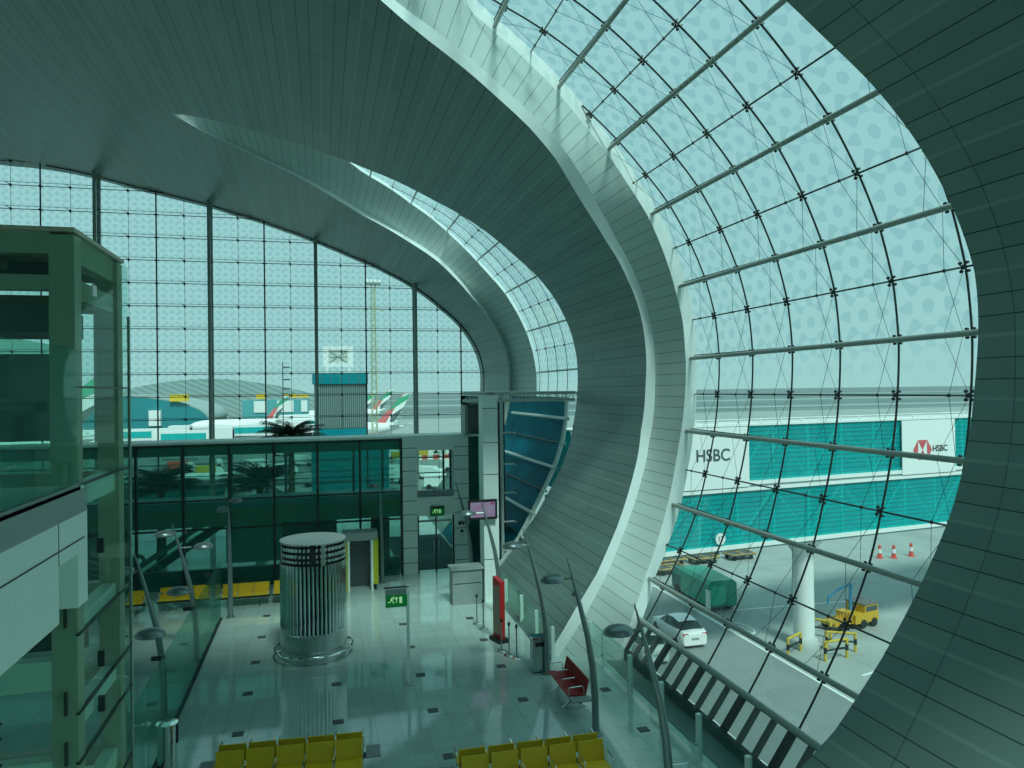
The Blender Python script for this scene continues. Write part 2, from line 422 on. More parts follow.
def window_frame(root, D, E, ys, rows, rail=True, detail=True):
    """tubes and rods along the hall, posts around the section, four-armed fittings at the crossings"""
    def y_in(th): return E(th) - 0.05, D(th) + 0.03
    for i, th in enumerate(rows):
        a, b = y_in(th)
        tubeq = (ROWS.index(th) % 2 == 0) if True else False
        if b - a < 0.4: continue
        if tubeq:
            r = G(th) - 0.24
            n = 6; pts = [P(th, r, a + (b + 0.35 - a)*k/n) for k in range(n+1)]
            MB().tube(pts, 0.062 if detail else 0.05, 10).build('tube', TUBE, root, smooth=True)
            if detail:
                MB().tube([P(th, r - 0.02, a), P(th+0.45, r+0.16, b)], 0.018, 5).build('tie_rod', DARKM, root)
        else:
            MB().tube([P(th, G(th) - 0.06, a), P(th, G(th) - 0.06, b)], 0.021 if detail else 0.016, 6).build('rod', DARKM, root)
    sp = None
    for y in ys:
        vis = [t for t in np.arange(-37.2, 116.5, 1.2) if E(t) < y < D(t)]
        if len(vis) < 2: continue
        # split into continuous runs
        MB().tube([P(t, G(t) - 0.05, y) for t in vis], 0.023 if detail else 0.016, 6).build('post', DARKM, root)
        for th in rows:
            if not (min(vis) - 0.6 <= th <= max(vis) + 0.6): continue
            c = P(th, G(th) - 0.10, y)
            if sp is None:
                sp = spider_mesh().build('spider_fitting', DARKM, root); o = sp
            else:
                o = sp.copy(); COL.objects.link(o); o.parent = root
            o.location = c; o.scale = (0.66,)*3 if detail else (0.42,)*3
            o.rotation_euler = Matrix(((0, math.sin(math.radians(th)), -math.cos(math.radians(th))), (1, 0, 0), (0, -math.cos(math.radians(th)), -math.sin(math.radians(th))))).to_euler()
    if rail:
        a, b = E(-37), D(-37)
        MB().tube([P(-37.2, G(-37.2) - 0.1, a - 0.1), P(-37.2, G(-37.2) - 0.1, b + 0.2)], 0.085, 10).build('sill_rail', TUBE, root, smooth=True)
w1 = struct_root('window_1', 'large leaf shaped window with patterned glass and steel tubes on the right')
ths1 = [t for t in np.arange(-37.2, 117, 1.0)]
glazing(D1, shift(E1, -0.02), ths1, w1)
YS1 = [11.22 + 1.815*k for k in range(-1, 7)]
window_frame(w1, D1, E1, YS1, ROWS)
# bowed cable stays behind the window
for y in YS1:
    wires = MB()
    for i, th in enumerate(ROWS):
        if i % 2 == 0 or i == 0 or i == len(ROWS)-1: continue
        if not (E1(th) < y < D1(th) - 0.3): continue
        node = P(th, G(th) - 0.55, y)
        wires.tube([P(th, G(th) - 0.1, y), node], 0.012, 5)
        wires.lathe([(0,-0.03),(0.03,-0.03),(0.03,0.03),(0,0.03)], node, 6)
        for t2 in (ROWS[i-1], ROWS[i+1]):
            wires.tube([node, P(t2, G(t2) - 0.25, y)], 0.006, 4)
            wires.tube([P(th, G(th) - 0.08, y), P(t2, G(t2) - 0.25, y + 0.45)], 0.005, 4)
    if wires.v: wires.build('cable_stays', DARKM, w1)
w2 = struct_root('window_2', 'smaller leaf shaped window farther along the curved wall')
glazing(D2, E2, ths1, w2, y_first=31.5)
window_frame(w2, D2, E2, [31.5 + 1.6*k for k in range(6)], ROWS[5:], rail=False, detail=False)
w3 = struct_root('window_3', 'window behind the viewer')
glazing(shift(D1,-20), shift(E1,-20), ths1, w3)
for k, (d, e) in enumerate(((shift(D1,-20), shift(E1,-20)), (D1, E1), (D2, E2))):
    w = struct_root('window_%d' % (5+k), 'window on the far left side'); glazing(d, e, ths1, w, mirror=True)

# base louvres under the big window -----------------------------------
lw = struct_root('window_8', 'row of sloping framed panes under the big window')
def base_pt(t, y): # t 0 at floor, 1 at rail
    return (8.66 + 0.54*t, y, 0.28 + 0.74*t)
yy = 10.9; k = 0
pw = 1.827/3
mb = MB()
Yb0, Yb1 = 10.5, 20.9
mb.add([base_pt(0,Yb0), base_pt(0,Yb1), base_pt(1,Yb1), base_pt(1,Yb0)], [(0,1,2,3)]).build('glass', glass_mat('sill_glass', (0.70, 0.86, 0.82), fresnel=1.4, diff=0.22, hazecol=(0.20, 0.34, 0.31)), lw)
y = 11.33 - pw*2
while y < 20.8:
    thick = (round((y - 11.33)/pw) % 3 == 0)
    w = 0.085 if thick else 0.045
    m_ = MB()
    for a, b in ((0.0, 1.0),):
        p, q = base_pt(a, y), base_pt(b, y)
        m_.add([(p[0]-0.10,y-w,p[2]),(p[0]+0.04,y-w,p[2]),(p[0]+0.04,y+w,p[2]),(p[0]-0.10,y+w,p[2]),
                (q[0]-0.10,y-w,q[2]),(q[0]+0.04,y-w,q[2]),(q[0]+0.04,y+w,q[2]),(q[0]-0.10,y+w,q[2])],
               [(0,3,2,1),(4,5,6,7),(0,1,5,4),(1,2,6,5),(2,3,7,6),(3,0,4,7)])
    m_.build('post', DARKM if thick else pbr('post_grey_green', (0.10,0.13,0.11), 0.4), lw)
    y += pw
MB().box(8.56, 8.68, Yb0, Yb1, 0.0, 0.28).build('sill', DARKM, lw)

# ------------------------------------------------------------------ floor
MB().box(-46, 8.62, -16, 49, -0.35, 0.0).build('floor', FLOOR, kind='structure', label='polished pale tile floor of the departure hall')
MB().box(7.98, 8.60, 10.0, 21.0, 0.0, 0.012).build('trim_9', CARPET, kind='structure', label='dark strip of floor under the big window')
lid = MB().box(-0.13, 0.13, -0.13, 0.13, 0, 0.006)
f0 = None
for x in (-4.35, -2.0, 0.29, 2.60, 4.93, 7.2):
    for y in (16.1, 18.5, 20.9, 23.25, 25.6, 27.98):
        if x < -3 and y < 18: continue
        if abs(x) < 2 and y > 22 and x > -1.5 and y < 25 : continue
        if x > 7 and y > 19: continue
        if f0 is None:
            f0 = lid.build('floor_box', DKGREY); tag(f0, 'small dark square socket lid set flush in the pale floor tiles', 'floor box', 'floor socket lids'); f0.location = (x, y, 0)
        else:
            c = f0.copy(); COL.objects.link(c); c.location = (x, y, 0)

# ------------------------------------------------------------------ glazed end wall
ew = struct_root('window_4', 'glazed end wall with star patterned panes and vertical trusses')
YE = 48.85
prof = [(P(t, S(t), 0)[0], P(t, S(t), 0)[2]) for t in np.arange(-50, 145.5, 1.0)]
prof += [(-40 - x, z) for x, z in prof[::-1]]
mb = MB(); mb.v = [(x, YE, z) for x, z in prof]; mb.f = [tuple(range(len(prof)))]
mb.uv = [(x - 5.9, z - 6.4 + 0.69) for x, z in prof]
mb.build('glass', EGLASS, ew)
def top_z(x):
    for a, b in zip(prof[:-1], prof[1:]):
        if a[1] > 8 and min(a[0], b[0]) <= x <= max(a[0], b[0]) and a[0] != b[0]:
            return a[1] + (b[1]-a[1])*(x-a[0])/(b[0]-a[0])
    return 21.0
ZR = [5.03 + 1.385*k for k in range(-3, 13)]
spm = None
minor = MB()
x0s = [5.90 - 3.105*k for k in range(-1, 12)]
for k, x in enumerate(x0s):
    tz = top_z(x)
    if k % 2 == 1:
        m_ = MB()
        m_.box(x-0.11, x+0.11, YE-0.42, YE-0.24, 0, tz); 
        m_.build('truss_chord', TUBE, ew)
        m2 = MB().box(x-0.09, x+0.09, YE-1.22, YE-1.06, 0, tz)
        m2.build('truss_chord', TUBE, ew)
        m3 = MB(); z = 0.6
        while z < tz - 0.6:
            m3.box(x-0.04, x+0.04, YE-1.1, YE-0.35, z, z+0.08)
            m3.tube([(x, YE-1.1, z), (x, YE-0.35, z+1.385)], 0.03, 5)
            z += 1.385
        m3.build('truss_web', TUBE, ew)
    else:
        MB().tube([(x, YE-0.2, 0), (x, YE-0.2, tz)], 0.045, 8).build('post', DARKM, ew)
    for z in ZR:
        if z > tz: continue
        if spm is None:
            m_ = MB()
            m_.cbox((0,0,0), (0.26,0.06,0.07)); m_.cbox((0,0,0), (0.07,0.06,0.26)); m_.tube([(0,-0.2,0),(0,0.12,0)], 0.04, 6)
            spm = m_.build('spider_fitting', DARKM, ew); o = spm
        else:
            o = spm.copy(); COL.objects.link(o); o.parent = ew
        o.location = (x, YE-0.16, z)
    xm = x - 1.55
    if True:
        tzm = top_z(xm)
        MB().tube([(xm, YE-0.12, 0), (xm, YE-0.12, tzm)], 0.012, 5).build('cable', DARKM, ew)
        for z in ZR:
            if z < tzm:
                minor.cbox((xm, YE-0.14, z), (0.09, 0.10, 0.16)); minor.tube([(xm, YE-0.1, z), (xm-0.10, YE-0.5, z+0.08)], 0.018, 5)
mo = minor.build('cable_clamp', DARKM, ew); mo['kind'] = 'stuff'
for z in ZR:
    xr = max([x for x, zz in prof if abs(zz - z) < 0.6 and x > 0] or [8.5])
    xs_ = [x for x, zz in prof if abs(zz - z) < 0.35 and x > -20]
    xr = max(xs_) if xs_ else 8.0
    MB().tube([(-31, YE-0.16, z), (xr, YE-0.16, z)], 0.024, 6).build('rod', DARKM, ew)
    MB().tube([(-31, YE-0.5, z+0.1), (xr-0.3, YE-0.5, z+0.1)], 0.014, 5).build('cable', DARKM, ew)
# dark edge trim where end glass meets ceiling
MB().tube([(x, YE-0.05, z-0.06) for x, z in prof[:190] if z > 0], 0.045, 6).build('edge_trim', DARKM, ew)

# ================================================================== two-storey gallery across the far end
YG = 32.5
gal = struct_root('wall_far', 'two storey glazed gallery with white clad portal at the far end of the hall')
def gbox(name, mat, *a, label=None):
    return MB().box(*a).build(name, mat, gal, label=label)
gbox('roof', WHITEP, -31, 7.0, YG, 34.3, 5.93, 6.03)
gbox('ceiling_slab', pbr('slab_green_grey', (0.55, 0.80, 0.76), 0.5), -31, 3.3, YG+0.5, 34.3, 5.42, 5.93)
gbox('floor_slab', pbr('slab_soffit', (0.80, 0.74, 0.55), 0.5), -31, 3.3, YG+0.5, 34.8, 2.46, 3.18)
gbox('slab_edge', pbr('slab_edge_blue', (0.50, 0.80, 0.88), 0.4), -31, 3.3, YG+0.42, 34.8, 3.18, 3.50)
# white clad portal: three uprights and cross pieces, with panel joints
JO = pbr('joint_dark', (0.05, 0.07, 0.065), 0.6)  # dark colour of the panel joints
def clad(name, x0, x1, y0, y1, z0, z1, jz=()):
    o = MB().box(x0, x1, y0, y1, z0, z1).build(name, WHITEP, gal)
    if jz:
        j = MB()
        for z in jz: j.box(x0-0.004, x1+0.004, y0-0.006, y0+0.01, z-0.012, z+0.012)
        j.build('joint', JO, o)
    return o
clad('portal_post', 3.36, 3.98, YG-0.1, YG+0.6, 0, 5.93, [0.5,1.15,1.9,2.6,3.2,3.85,4.5,5.1,5.5])
clad('portal_post', 5.62, 6.27, YG-0.1, YG+0.6, 0, 5.93, [0.5,1.15,1.9,2.6,3.2,3.85,4.5,5.1,5.5])
clad('portal_beam', 3.98, 5.62, YG-0.1, YG+0.6, 5.38, 5.93)
clad('portal_beam', 3.98, 5.62, YG-0.1, YG+0.6, 2.52, 3.32)
MB().box(3.98, 5.62, YG+0.1, YG+0.3, 3.32, 3.60).build('window_sill', GREYF, gal)
# dark glazed slot and small box right of the portal
gbox('slot_glass', TINTG, 6.27, 6.98, YG+0.05, YG+0.1, 0, 6.0)
gbox('slot_back', pbr('slot_teal', (0.02, 0.11, 0.09), 0.4), 6.27, 6.98, YG+1.2, YG+1.3, 0, 6.0)
m_ = MB(); X0, X1, Y0 = 5.70, 6.62, 30.0
m_ = MB().box(6.10, 6.24, 32.2, 33.2, 6.0, 7.75); m_.box(6.10, 7.4, 32.2, 33.2, 7.35, 7.75); m_.box(6.92, 7.4, 32.2, 33.2, 6.0, 7.75); m_.box(6.24, 6.92, 33.0, 33.2, 6.0, 7.4)
m_.build('roof_box', GREYF, gal)
# glazing in front, with dark bars
gl_ = MB().box(-31, 3.34, YG, YG+0.03, 0, 5.93).build('glass', TINTG, gal)
for k in range(-12, 7):
    x = 3.30 - 1.762*k
    if x > 3.4: continue
    MB().box(x-0.045, x+0.045, YG-0.06, YG+0.12, 0, 5.93).build('mullion', DARKM, gal)
for z in (2.44, 3.62, 5.86):
    MB().box(-31, 3.34, YG-0.03, YG+0.06, z-0.035, z+0.035).build('transom', DARKM, gal)
# things deeper inside: handrail of the upper floor, inner uprights
for x in (-8.3+0.35, -5.9, -3.9, -1.6, 1.35, 2.65):
    MB().box(x-0.06, x+0.06, 34.5, 34.7, 3.5, 5.42).build('inner_upright', TUBE, gal)
for z in (3.9, 4.15, 4.42):
    MB().tube([(-12, 34.4, z), (3.2, 34.4, z)], 0.018, 6).build('handrail', DARKM, gal)
# ground floor behind the glazing
gbox('lit_partition', pbr('lit_green_panel', (0.50, 0.90, 0.76), 0.5), -4.25, -1.85, 35.5, 35.6, 0.35, 2.42)  # lit look put into the bright green base colour, no lamp here
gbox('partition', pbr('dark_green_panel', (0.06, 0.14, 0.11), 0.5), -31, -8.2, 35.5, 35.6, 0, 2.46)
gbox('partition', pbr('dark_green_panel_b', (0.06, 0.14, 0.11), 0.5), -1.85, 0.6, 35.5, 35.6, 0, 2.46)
gbox('low_wall', pbr('low_wall_teal', (0.10, 0.28, 0.28), 0.4), -31, 3.3, 33.6, 33.8, 0, 0.55)
MB().lathe([(0.0,0.0),(0.42,0.0),(0.42,2.3),(0.35,2.42),(0,2.42)], (2.45, 33.6, 0), 20).build('round_column', pbr('round_dark', (0.05,0.085,0.075), 0.3), gal, smooth=True)
MB().box(3.3, 6.3, 33.1, 41, 0.0, 0.02).build('carpet', pbr('blue_grey_carpet', (0.05, 0.10, 0.11), 0.9), gal)

# door in the portal
dr = struct_root('door_1', 'glass double door below the green exit sign in the white portal')
MB().box(3.98, 5.62, YG+0.02, YG+0.12, 2.22, 2.30).build('head_rail', TUBE, dr)
for x in (3.99, 4.78, 5.55): MB().box(x, x+0.06, YG+0.02, YG+0.10, 0, 2.52).build('stile', DARKM, dr)
MB().box(3.98, 5.62, YG+0.04, YG+0.06, 0.0, 2.5).build('glass', CLEAR, dr)
for x in (4.70, 4.92): MB().tube([(x, YG-0.02, 0.8), (x, YG-0.02, 1.4)], 0.02, 6).build('handle', STEEL, dr)
pw_ = struct_root('window_9', 'square upper opening of the white portal with daylight behind')
MB().box(3.98, 5.62, YG+0.35, YG+0.37, 3.6, 5.38).build('glass', CLEAR, pw_)
for x in (5.22, 5.53): MB().box(x-0.04, x+0.04, YG+0.30, YG+0.42, 3.6, 5.38).build('mullion', DARKM, pw_)
for z in (4.35, 5.02): MB().box(3.98, 5.62, YG+0.32, YG+0.38, z-0.02, z+0.02).build('bar', DARKM, pw_)

GREENB = pbr('exit_green', (0.0, 0.10, 0.02), 0.4, emit=(0.0, 0.30, 0.05), es=0.22)
GREENK = pbr('exit_mark', (0.6, 0.8, 0.55), 0.4, emit=(0.55, 1.0, 0.5), es=0.35)
def exit_pict(s, y, front=True):
    """running figure, up arrow and door; drawn in x,z at depth y, s = height"""
    mb = MB(); d = 0.004
    def bar(x0, z0, x1, z1, w):
        p, q = Vector((x0, 0, z0)), Vector((x1, 0, z1)); t = (q-p).normalized(); n = Vector((-t.z, 0, t.x))*w/2
        a = [p-n, q-n, q+n, p+n]
        mb.add([(v.x*s, y, v.z*s) for v in a] + [(v.x*s, y+d, v.z*s) for v in a], [(0,1,2,3),(7,6,5,4),(0,4,5,1),(1,5,6,2),(2,6,7,3),(3,7,4,0)])
    bar(-0.55,0.05,-0.40,0.30,0.14); bar(-0.40,0.28,-0.18,0.16,0.07); bar(-0.42,0.28,-0.62,0.18,0.07)
    bar(-0.55,0.05,-0.35,-0.10,0.09); bar(-0.35,-0.10,-0.32,-0.34,0.09); bar(-0.55,0.05,-0.70,-0.16,0.09); bar(-0.70,-0.16,-0.92,-0.16,0.08)
    bar(-0.34,0.36,-0.26,0.46,0.13)
    bar(0.0,-0.25,0.0,0.32,0.09); bar(-0.16,0.14,0.0,0.34,0.08); bar(0.16,0.14,0.0,0.34,0.08)
    bar(0.46,-0.32,0.46,0.36,0.30)
    return mb
t = thing('exit_sign', 'green running man exit sign fixed above the portal door', 'sign', (4.84, YG-0.12, 2.70))
MB().box(-0.31, 0.31, -0.06, 0.0, -0.20, 0.22).build('housing', DARKM, t)
MB().box(-0.27, 0.27, -0.072, -0.06, -0.15, 0.13).build('face', GREENB, t)
exit_pict(0.24, -0.078).build('pictogram', GREENK, t)
t = thing('exit_sign', 'green exit sign hung on a tall free standing steel post', 'sign', (2.20, 20.3, 0))
MB().box(-0.04, 0.04, -0.04, 0.04, 0, 2.72).build('post', WHITEP, t)
MB().box(-0.12, 0.12, -0.10, 0.10, 0, 0.015).build('base_plate', STEEL, t)
MB().box(-0.60, -0.02, -0.03, 0.03, 2.14, 2.62).build('housing', GREYF, t)
MB().box(-0.60, -0.02, -0.045, -0.03, 2.16, 2.48).build('face', GREENB, t)
MB().box(-0.64, 0.03, -0.05, 0.05, 2.66, 2.69).build('bracket', DARKM, t)
p_ = exit_pict(0.25, -0.05).build('pictogram', GREENK, t); p_.location = (-0.31, 0, 2.33)

# ------------------------------------------------------------------ tall white column, screen, counter
t = tag(MB().box(5.86, 6.44, 27.35, 28.1, 0, 7.80).build('column', WHITEP), 'tall white clad column behind the wall mounted television', 'column')
j = MB()
for z in (1.6, 3.2, 4.8, 6.0, 7.3): j.box(5.856, 6.444, 27.344, 27.36, z-0.012, z+0.012)
j.build('joint', JO, t)
t = thing('television', 'flat television with a pink screen on the front of the white column', 'television', (5.78, 27.2, 3.52))
MB().box(-0.55, 0.55, -0.06, 0.04, -0.37, 0.37).build('casing', BLACK, t)
m, nt, out = mat_new('pink_screen'); g = NG(nt)
em = nt.nodes.new('ShaderNodeEmission'); nz = nt.nodes.new('ShaderNodeTexNoise'); nz.inputs['Scale'].default_value = 5; tco = nt.nodes.new('ShaderNodeTexCoord'); nt.links.new(tco.outputs['Object'], nz.inputs[0])
nt.links.new(g.mixc(nz.outputs['Fac'], (0.30, 0.10, 0.28), (0.30, 0.42, 0.50)), em.inputs[0]); nt.links.new(em.outputs[0], out.inputs[0]); em.inputs[1].default_value = 0.62
MB().box(-0.47, 0.47, -0.066, -0.06, -0.28, 0.28).build('screen', m, t)
MB().box(0.33, 0.42, -0.072, -0.066, 0.18, 0.25).build('screen_mark', REDS, t)
MB().box(-0.1, 0.1, 0.04, 0.15, -0.15, 0.15).build('wall_bracket', DARKM, t)
t = thing('service_counter', 'grey waist high service counter at the foot of the white column', 'counter', (5.12, 27.6, 0))
MB().box(-0.50, 0.62, -0.35, 0.35, 0, 1.30).build('body', GREYF, t)
MB().box(-0.56, 0.68, -0.42, 0.42, 1.30, 1.36).build('top', pbr('counter_top', (0.38,0.45,0.43), 0.3), t)
MB().box(-0.46, 0.58, -0.36, -0.35, 0.78, 0.80).build('front_joint', DARKM, t)
t = thing('door_sign', 'small black safety notices on the portal upright beside the door', 'sign', (5.93, YG-0.12, 1.75))
m_ = MB(); m_.box(-0.15,-0.02,-0.012,0,0.30,0.44); m_.box(0.02,0.09,-0.012,0,0.30,0.44); m_.box(0.12,0.19,-0.012,0,0.32,0.46); m_.build('plate', BLACK, t)
m_ = MB(); m_.lathe([(0,0),(0.07,0),(0.07,0.012),(0,0.012)], (0,0,0), 12); o = m_.build('round_plate', BLACK, t); o.rotation_euler = (math.pi/2,0,0); o.location=(0,0,0.02)
MB().box(-0.06,0.06,-0.012,0,-0.30,-0.14).build('lower_plate', WHITE, t)

# blue glazed passage seen in the lower half of the far window --------
bp = struct_root('wall_blue', 'dark blue glass screen in a white tube frame below the smaller window')
BE = itab([(-56,29.9),(-43,29.6),(-38,29.5),(-31,29.75),(-19,30.15),(-6,30.9),(0,31.2)])
loft(lambda th: P(th, S(th)+0.02, BE(th)), lambda th: P(th, S(th)+0.02, 41.5), 4, [t for t in np.arange(-52, -1.9, 1.0)], 'blue_glass', BLUEG, bp)
MB().tube([P(t, S(t)-0.05, BE(t)) for t in np.arange(-48, -1, 2.0)], 0.09, 8).build('edge_tube', TUBEW, bp, smooth=True)
for th in (-7.2, -19.3, -31.5):
    MB().tube([P(th, S(th)-0.12, BE(th)-0.5), P(th, S(th)-0.12, 40)], 0.08, 8).build('tube', TUBEW, bp, smooth=True)
for th in (-13.2, -25.3, -37.5):
    MB().tube([P(th, S(th)-0.02, BE(th)-0.3), P(th, S(th)-0.02, 40)], 0.035, 6).build('rod', DARKM, bp)
    MB().tube([P(th, S(th)-0.06, BE(th)-0.45), P(th, S(th)-0.06, BE(th)+0.1)], 0.06, 6).build('end_fitting', TUBEW, bp)
MB().tube([(5.6, 30.0, 7.86), (10.5, 30.0, 7.84)], 0.07, 8).build('top_chord', TUBEW, bp)
MB().tube([(5.6, 30.0, 7.56), (10.45, 30.0, 7.54)], 0.07, 8).build('top_chord', TUBEW, bp)
x = 5.7; z_ = MB()
while x < 10.2:
    z_.tube([(x, 30.0, 7.56), (x+0.12, 30.0, 7.86), (x+0.24, 30.0, 7.56)], 0.022, 5); x += 0.32
z_.build('lattice', TUBEW, bp)
MB().box(6.62, 6.86, 29.6, 30.2, 0, 7.9).build('upright', GREYF, bp)
MB().tube([(7.22, 30, 0), (7.22, 30, 7.9)], 0.075, 8).build('upright_tube', TUBEW, bp)
MB().box(6.9, 7.12, 30.6, 30.8, 0, 7.5).build('upright', DARKM, bp)
MB().box(7.35, 7.75, 31.6, 31.9, 0, 7.5).build('upright', DARKM, bp)
m_ = MB()
for z in (6.2, 4.9, 3.7, 2.5, 1.3):
    m_ = MB().tube([(7.2, 30, z), (7.75, 30, z), (7.85, 30.1, z-0.08)], 0.035, 6).build('standoff_arm', TUBEW, bp)

# ------------------------------------------------------------------ ribbed steel air drum
t = thing('air_supply_drum', 'big round ribbed mirror steel ventilation drum on the tile floor', 'ventilation drum', (-0.32, 23.45, 0))
R_ = 0.98
MB().lathe([(0,3.58),(R_-0.35,3.58),(R_-0.10,3.56),(R_,3.54),(R_,3.51),(R_-0.06,3.50)], n=48).build('cap', GREYF, t, smooth=True)
MB().lathe([(R_-0.12,0.8),(R_-0.12,3.52)], n=48).build('drum_core', BLACK, t, smooth=True)
def rib_pack(name, zs):
    mb = MB()
    for z0, z1 in zs:
        n = 48
        for i in range(n):
            a = 2*math.pi*i/n
            if z0 > 2.9 and i % 12 == 0: continue
            mb.lathe([(0.047, z0), (0.047, z1)], ((R_-0.045)*math.cos(a), (R_-0.045)*math.sin(a), 0), 8)
    return mb.build(name, CHROME, t, smooth=True)
rib_pack('ribs', [(0.84, 2.89), (2.97, 3.04), (3.12, 3.22), (3.30, 3.40), (3.48, 3.53)])
for i in range(4):
    a = 2*math.pi*(i*12)/48 + math.radians(-72)
    MB().cbox(((R_-0.01)*math.cos(a), (R_-0.01)*math.sin(a), 3.20), (0.03, 0.12, 0.62), a).build('strap', STEEL, t)
MB().lathe([(R_-0.02,0.0),(R_-0.02,0.30),(R_,0.32),(R_,0.84),(R_-0.05,0.86)], n=48).build('skirt', STEEL, t, smooth=True)
ring = [( (R_+0.17)*math.cos(2*math.pi*k/48), (R_+0.17)*math.sin(2*math.pi*k/48), 0.27) for k in range(48)]
MB().tube(ring, 0.035, 8, closed=True).build('bumper_ring', CHROME, t, smooth=True)
for k in range(8):
    a = 2*math.pi*k/8 + 0.2
    MB().tube([((R_-0.05)*math.cos(a), (R_-0.05)*math.sin(a), 0.27), ((R_+0.17)*math.cos(a), (R_+0.17)*math.sin(a), 0.27)], 0.025, 6).build('ring_bracket', STEEL, t)
    
# ------------------------------------------------------------------ walk-through gate with yellow sides
t = thing('walk_through_gate', 'grey walk through gate with yellow green side panels behind the drum', 'gate', (1.42, 30.6, 0))
MB().box(-0.68, 0.68, -0.3, 0.55, 2.02, 2.34).build('header', GREYF, t)
MB().box(-0.68, -0.50, -0.3, 0.55, 0, 2.02).build('side_panel', YELP, t)
MB().box(0.50, 0.70, -0.3, 0.55, 0.25, 2.05).build('side_panel', YELP, t)
MB().box(-0.50, -0.42, -0.32, 0.5, 0, 2.02).build('inner_post', WHITEP, t)
MB().box(0.42, 0.50, -0.32, 0.5, 0, 2.02).build('inner_post', WHITEP, t)
MB().box(-0.42, 0.42, 0.50, 0.55, 0, 2.02).build('back_panel', DKGREY, t)
MB().box(0.58, 0.62, -0.25, 0.5, 0, 0.25).build('foot', DARKM, t)

# ------------------------------------------------------------------ leaning lamps
def lamp_head_mesh():
    mb = MB()
    prof = [(0.0,0.15),(0.10,0.145),(0.20,0.115),(0.27,0.06),(0.29,0.0),(0.27,-0.02),(0.26,-0.02),(0.20,-0.04),(0.10,-0.06),(0,-0.065)]
    mb.lathe(prof, n=20)
    mb.v = [(x*1.0, y*0.8, z) for x, y, z in mb.v]
    return mb
def make_lamp(label, loc, heads, rz=0.0, group='leaning floor lamps'):
    """mast leans to local -x towards its pointed tip"""
    t = thing('floor_lamp', label, 'lamp', loc, rz, group)
    pts = []; rad = []
    for z, x, r in ((0,0,0.085),(0.8,-0.005,0.082),(1.6,-0.06,0.078),(2.3,-0.17,0.070),(2.9,-0.32,0.058),(3.3,-0.42,0.045),(3.7,-0.53,0.030),(4.12,-0.65,0.012)):
        pts.append((x, 0, z)); rad.append(r)
    MB().tube(pts, rad, 10).build('mast', LAMPG, t, smooth=True)
    MB().lathe([(0,0),(0.16,0),(0.16,0.02),(0.09,0.04),(0.085,0.15)], n=16).build('base_plate', LAMPG, t, smooth=True)
    for hd in heads:
        dx, dy, z = hd[:3]
        mx_ = float(np.interp(z, [0,1.6,2.3,2.9,3.3,3.7,4.12], [0,-0.06,-0.17,-0.32,-0.42,-0.53,-0.65]))
        h = lamp_head_mesh().build('lamp_head', LAMPG, t, smooth=True); h.location = (mx_ + dx, dy, z); h.scale = (hd[3] if len(hd) > 3 else 1.0,)*3
        MB().tube([(mx_, 0, z+0.02), (mx_ + dx*0.5, dy*0.5, z+0.03)], 0.022, 6).build('arm', LAMPG, t)
    return t
make_lamp('leaning grey lamp rising beside the red bench', (6.05, 16.19, 0), [(-0.50, 0, 3.62), (0.03, 0.12, 3.22, 0.5)])
make_lamp('leaning grey lamp rising just behind the steel waste bin by the curved wall', (6.05, 20.0, 0), [(-0.45, 0, 3.62)])
make_lamp('nearest leaning grey lamp at the lower right, in front of the sloping panes', (6.05, 12.4, 0), [(-0.45, 0, 3.62)])
make_lamp('leaning grey lamp standing behind the red sign totem', (6.05, 25.7, 0), [(-0.62, 0, 3.62)])
make_lamp('farthest leaning grey lamp on the right, in front of the portal', (6.05, 30.8, 0), [(-0.85, 0, 3.75)])
make_lamp('leaning grey lamp behind the left glass screen, its lower head over the yellow seats', (-3.88, 20.0, 0), [(-0.40, 0, 3.62), (0.72, 0, 3.04)])
make_lamp('leaning grey lamp on the left whose two heads hang before the dark gallery glass', (-3.72, 23.9, 0), [(-0.30, 0, 3.80), (0.66, 0, 3.38)])
make_lamp('leaning grey lamp at the left with its domed head low beside the steel frame', (-3.80, 16.2, 0), [(-0.40, 0, 3.62), (0.80, 0, 3.17)])
make_lamp('thin lamp with two stacked heads standing left of the steel drum', (-3.25, 28.2, 0), [(0.15, 0.25, 4.05), (0.10, -0.2, 3.75)], math.radians(-80))
make_lamp('thin lamp standing right of the walk through gate', (2.35, 31.4, 0), [(0.0, -0.25, 3.95)], math.radians(-90))

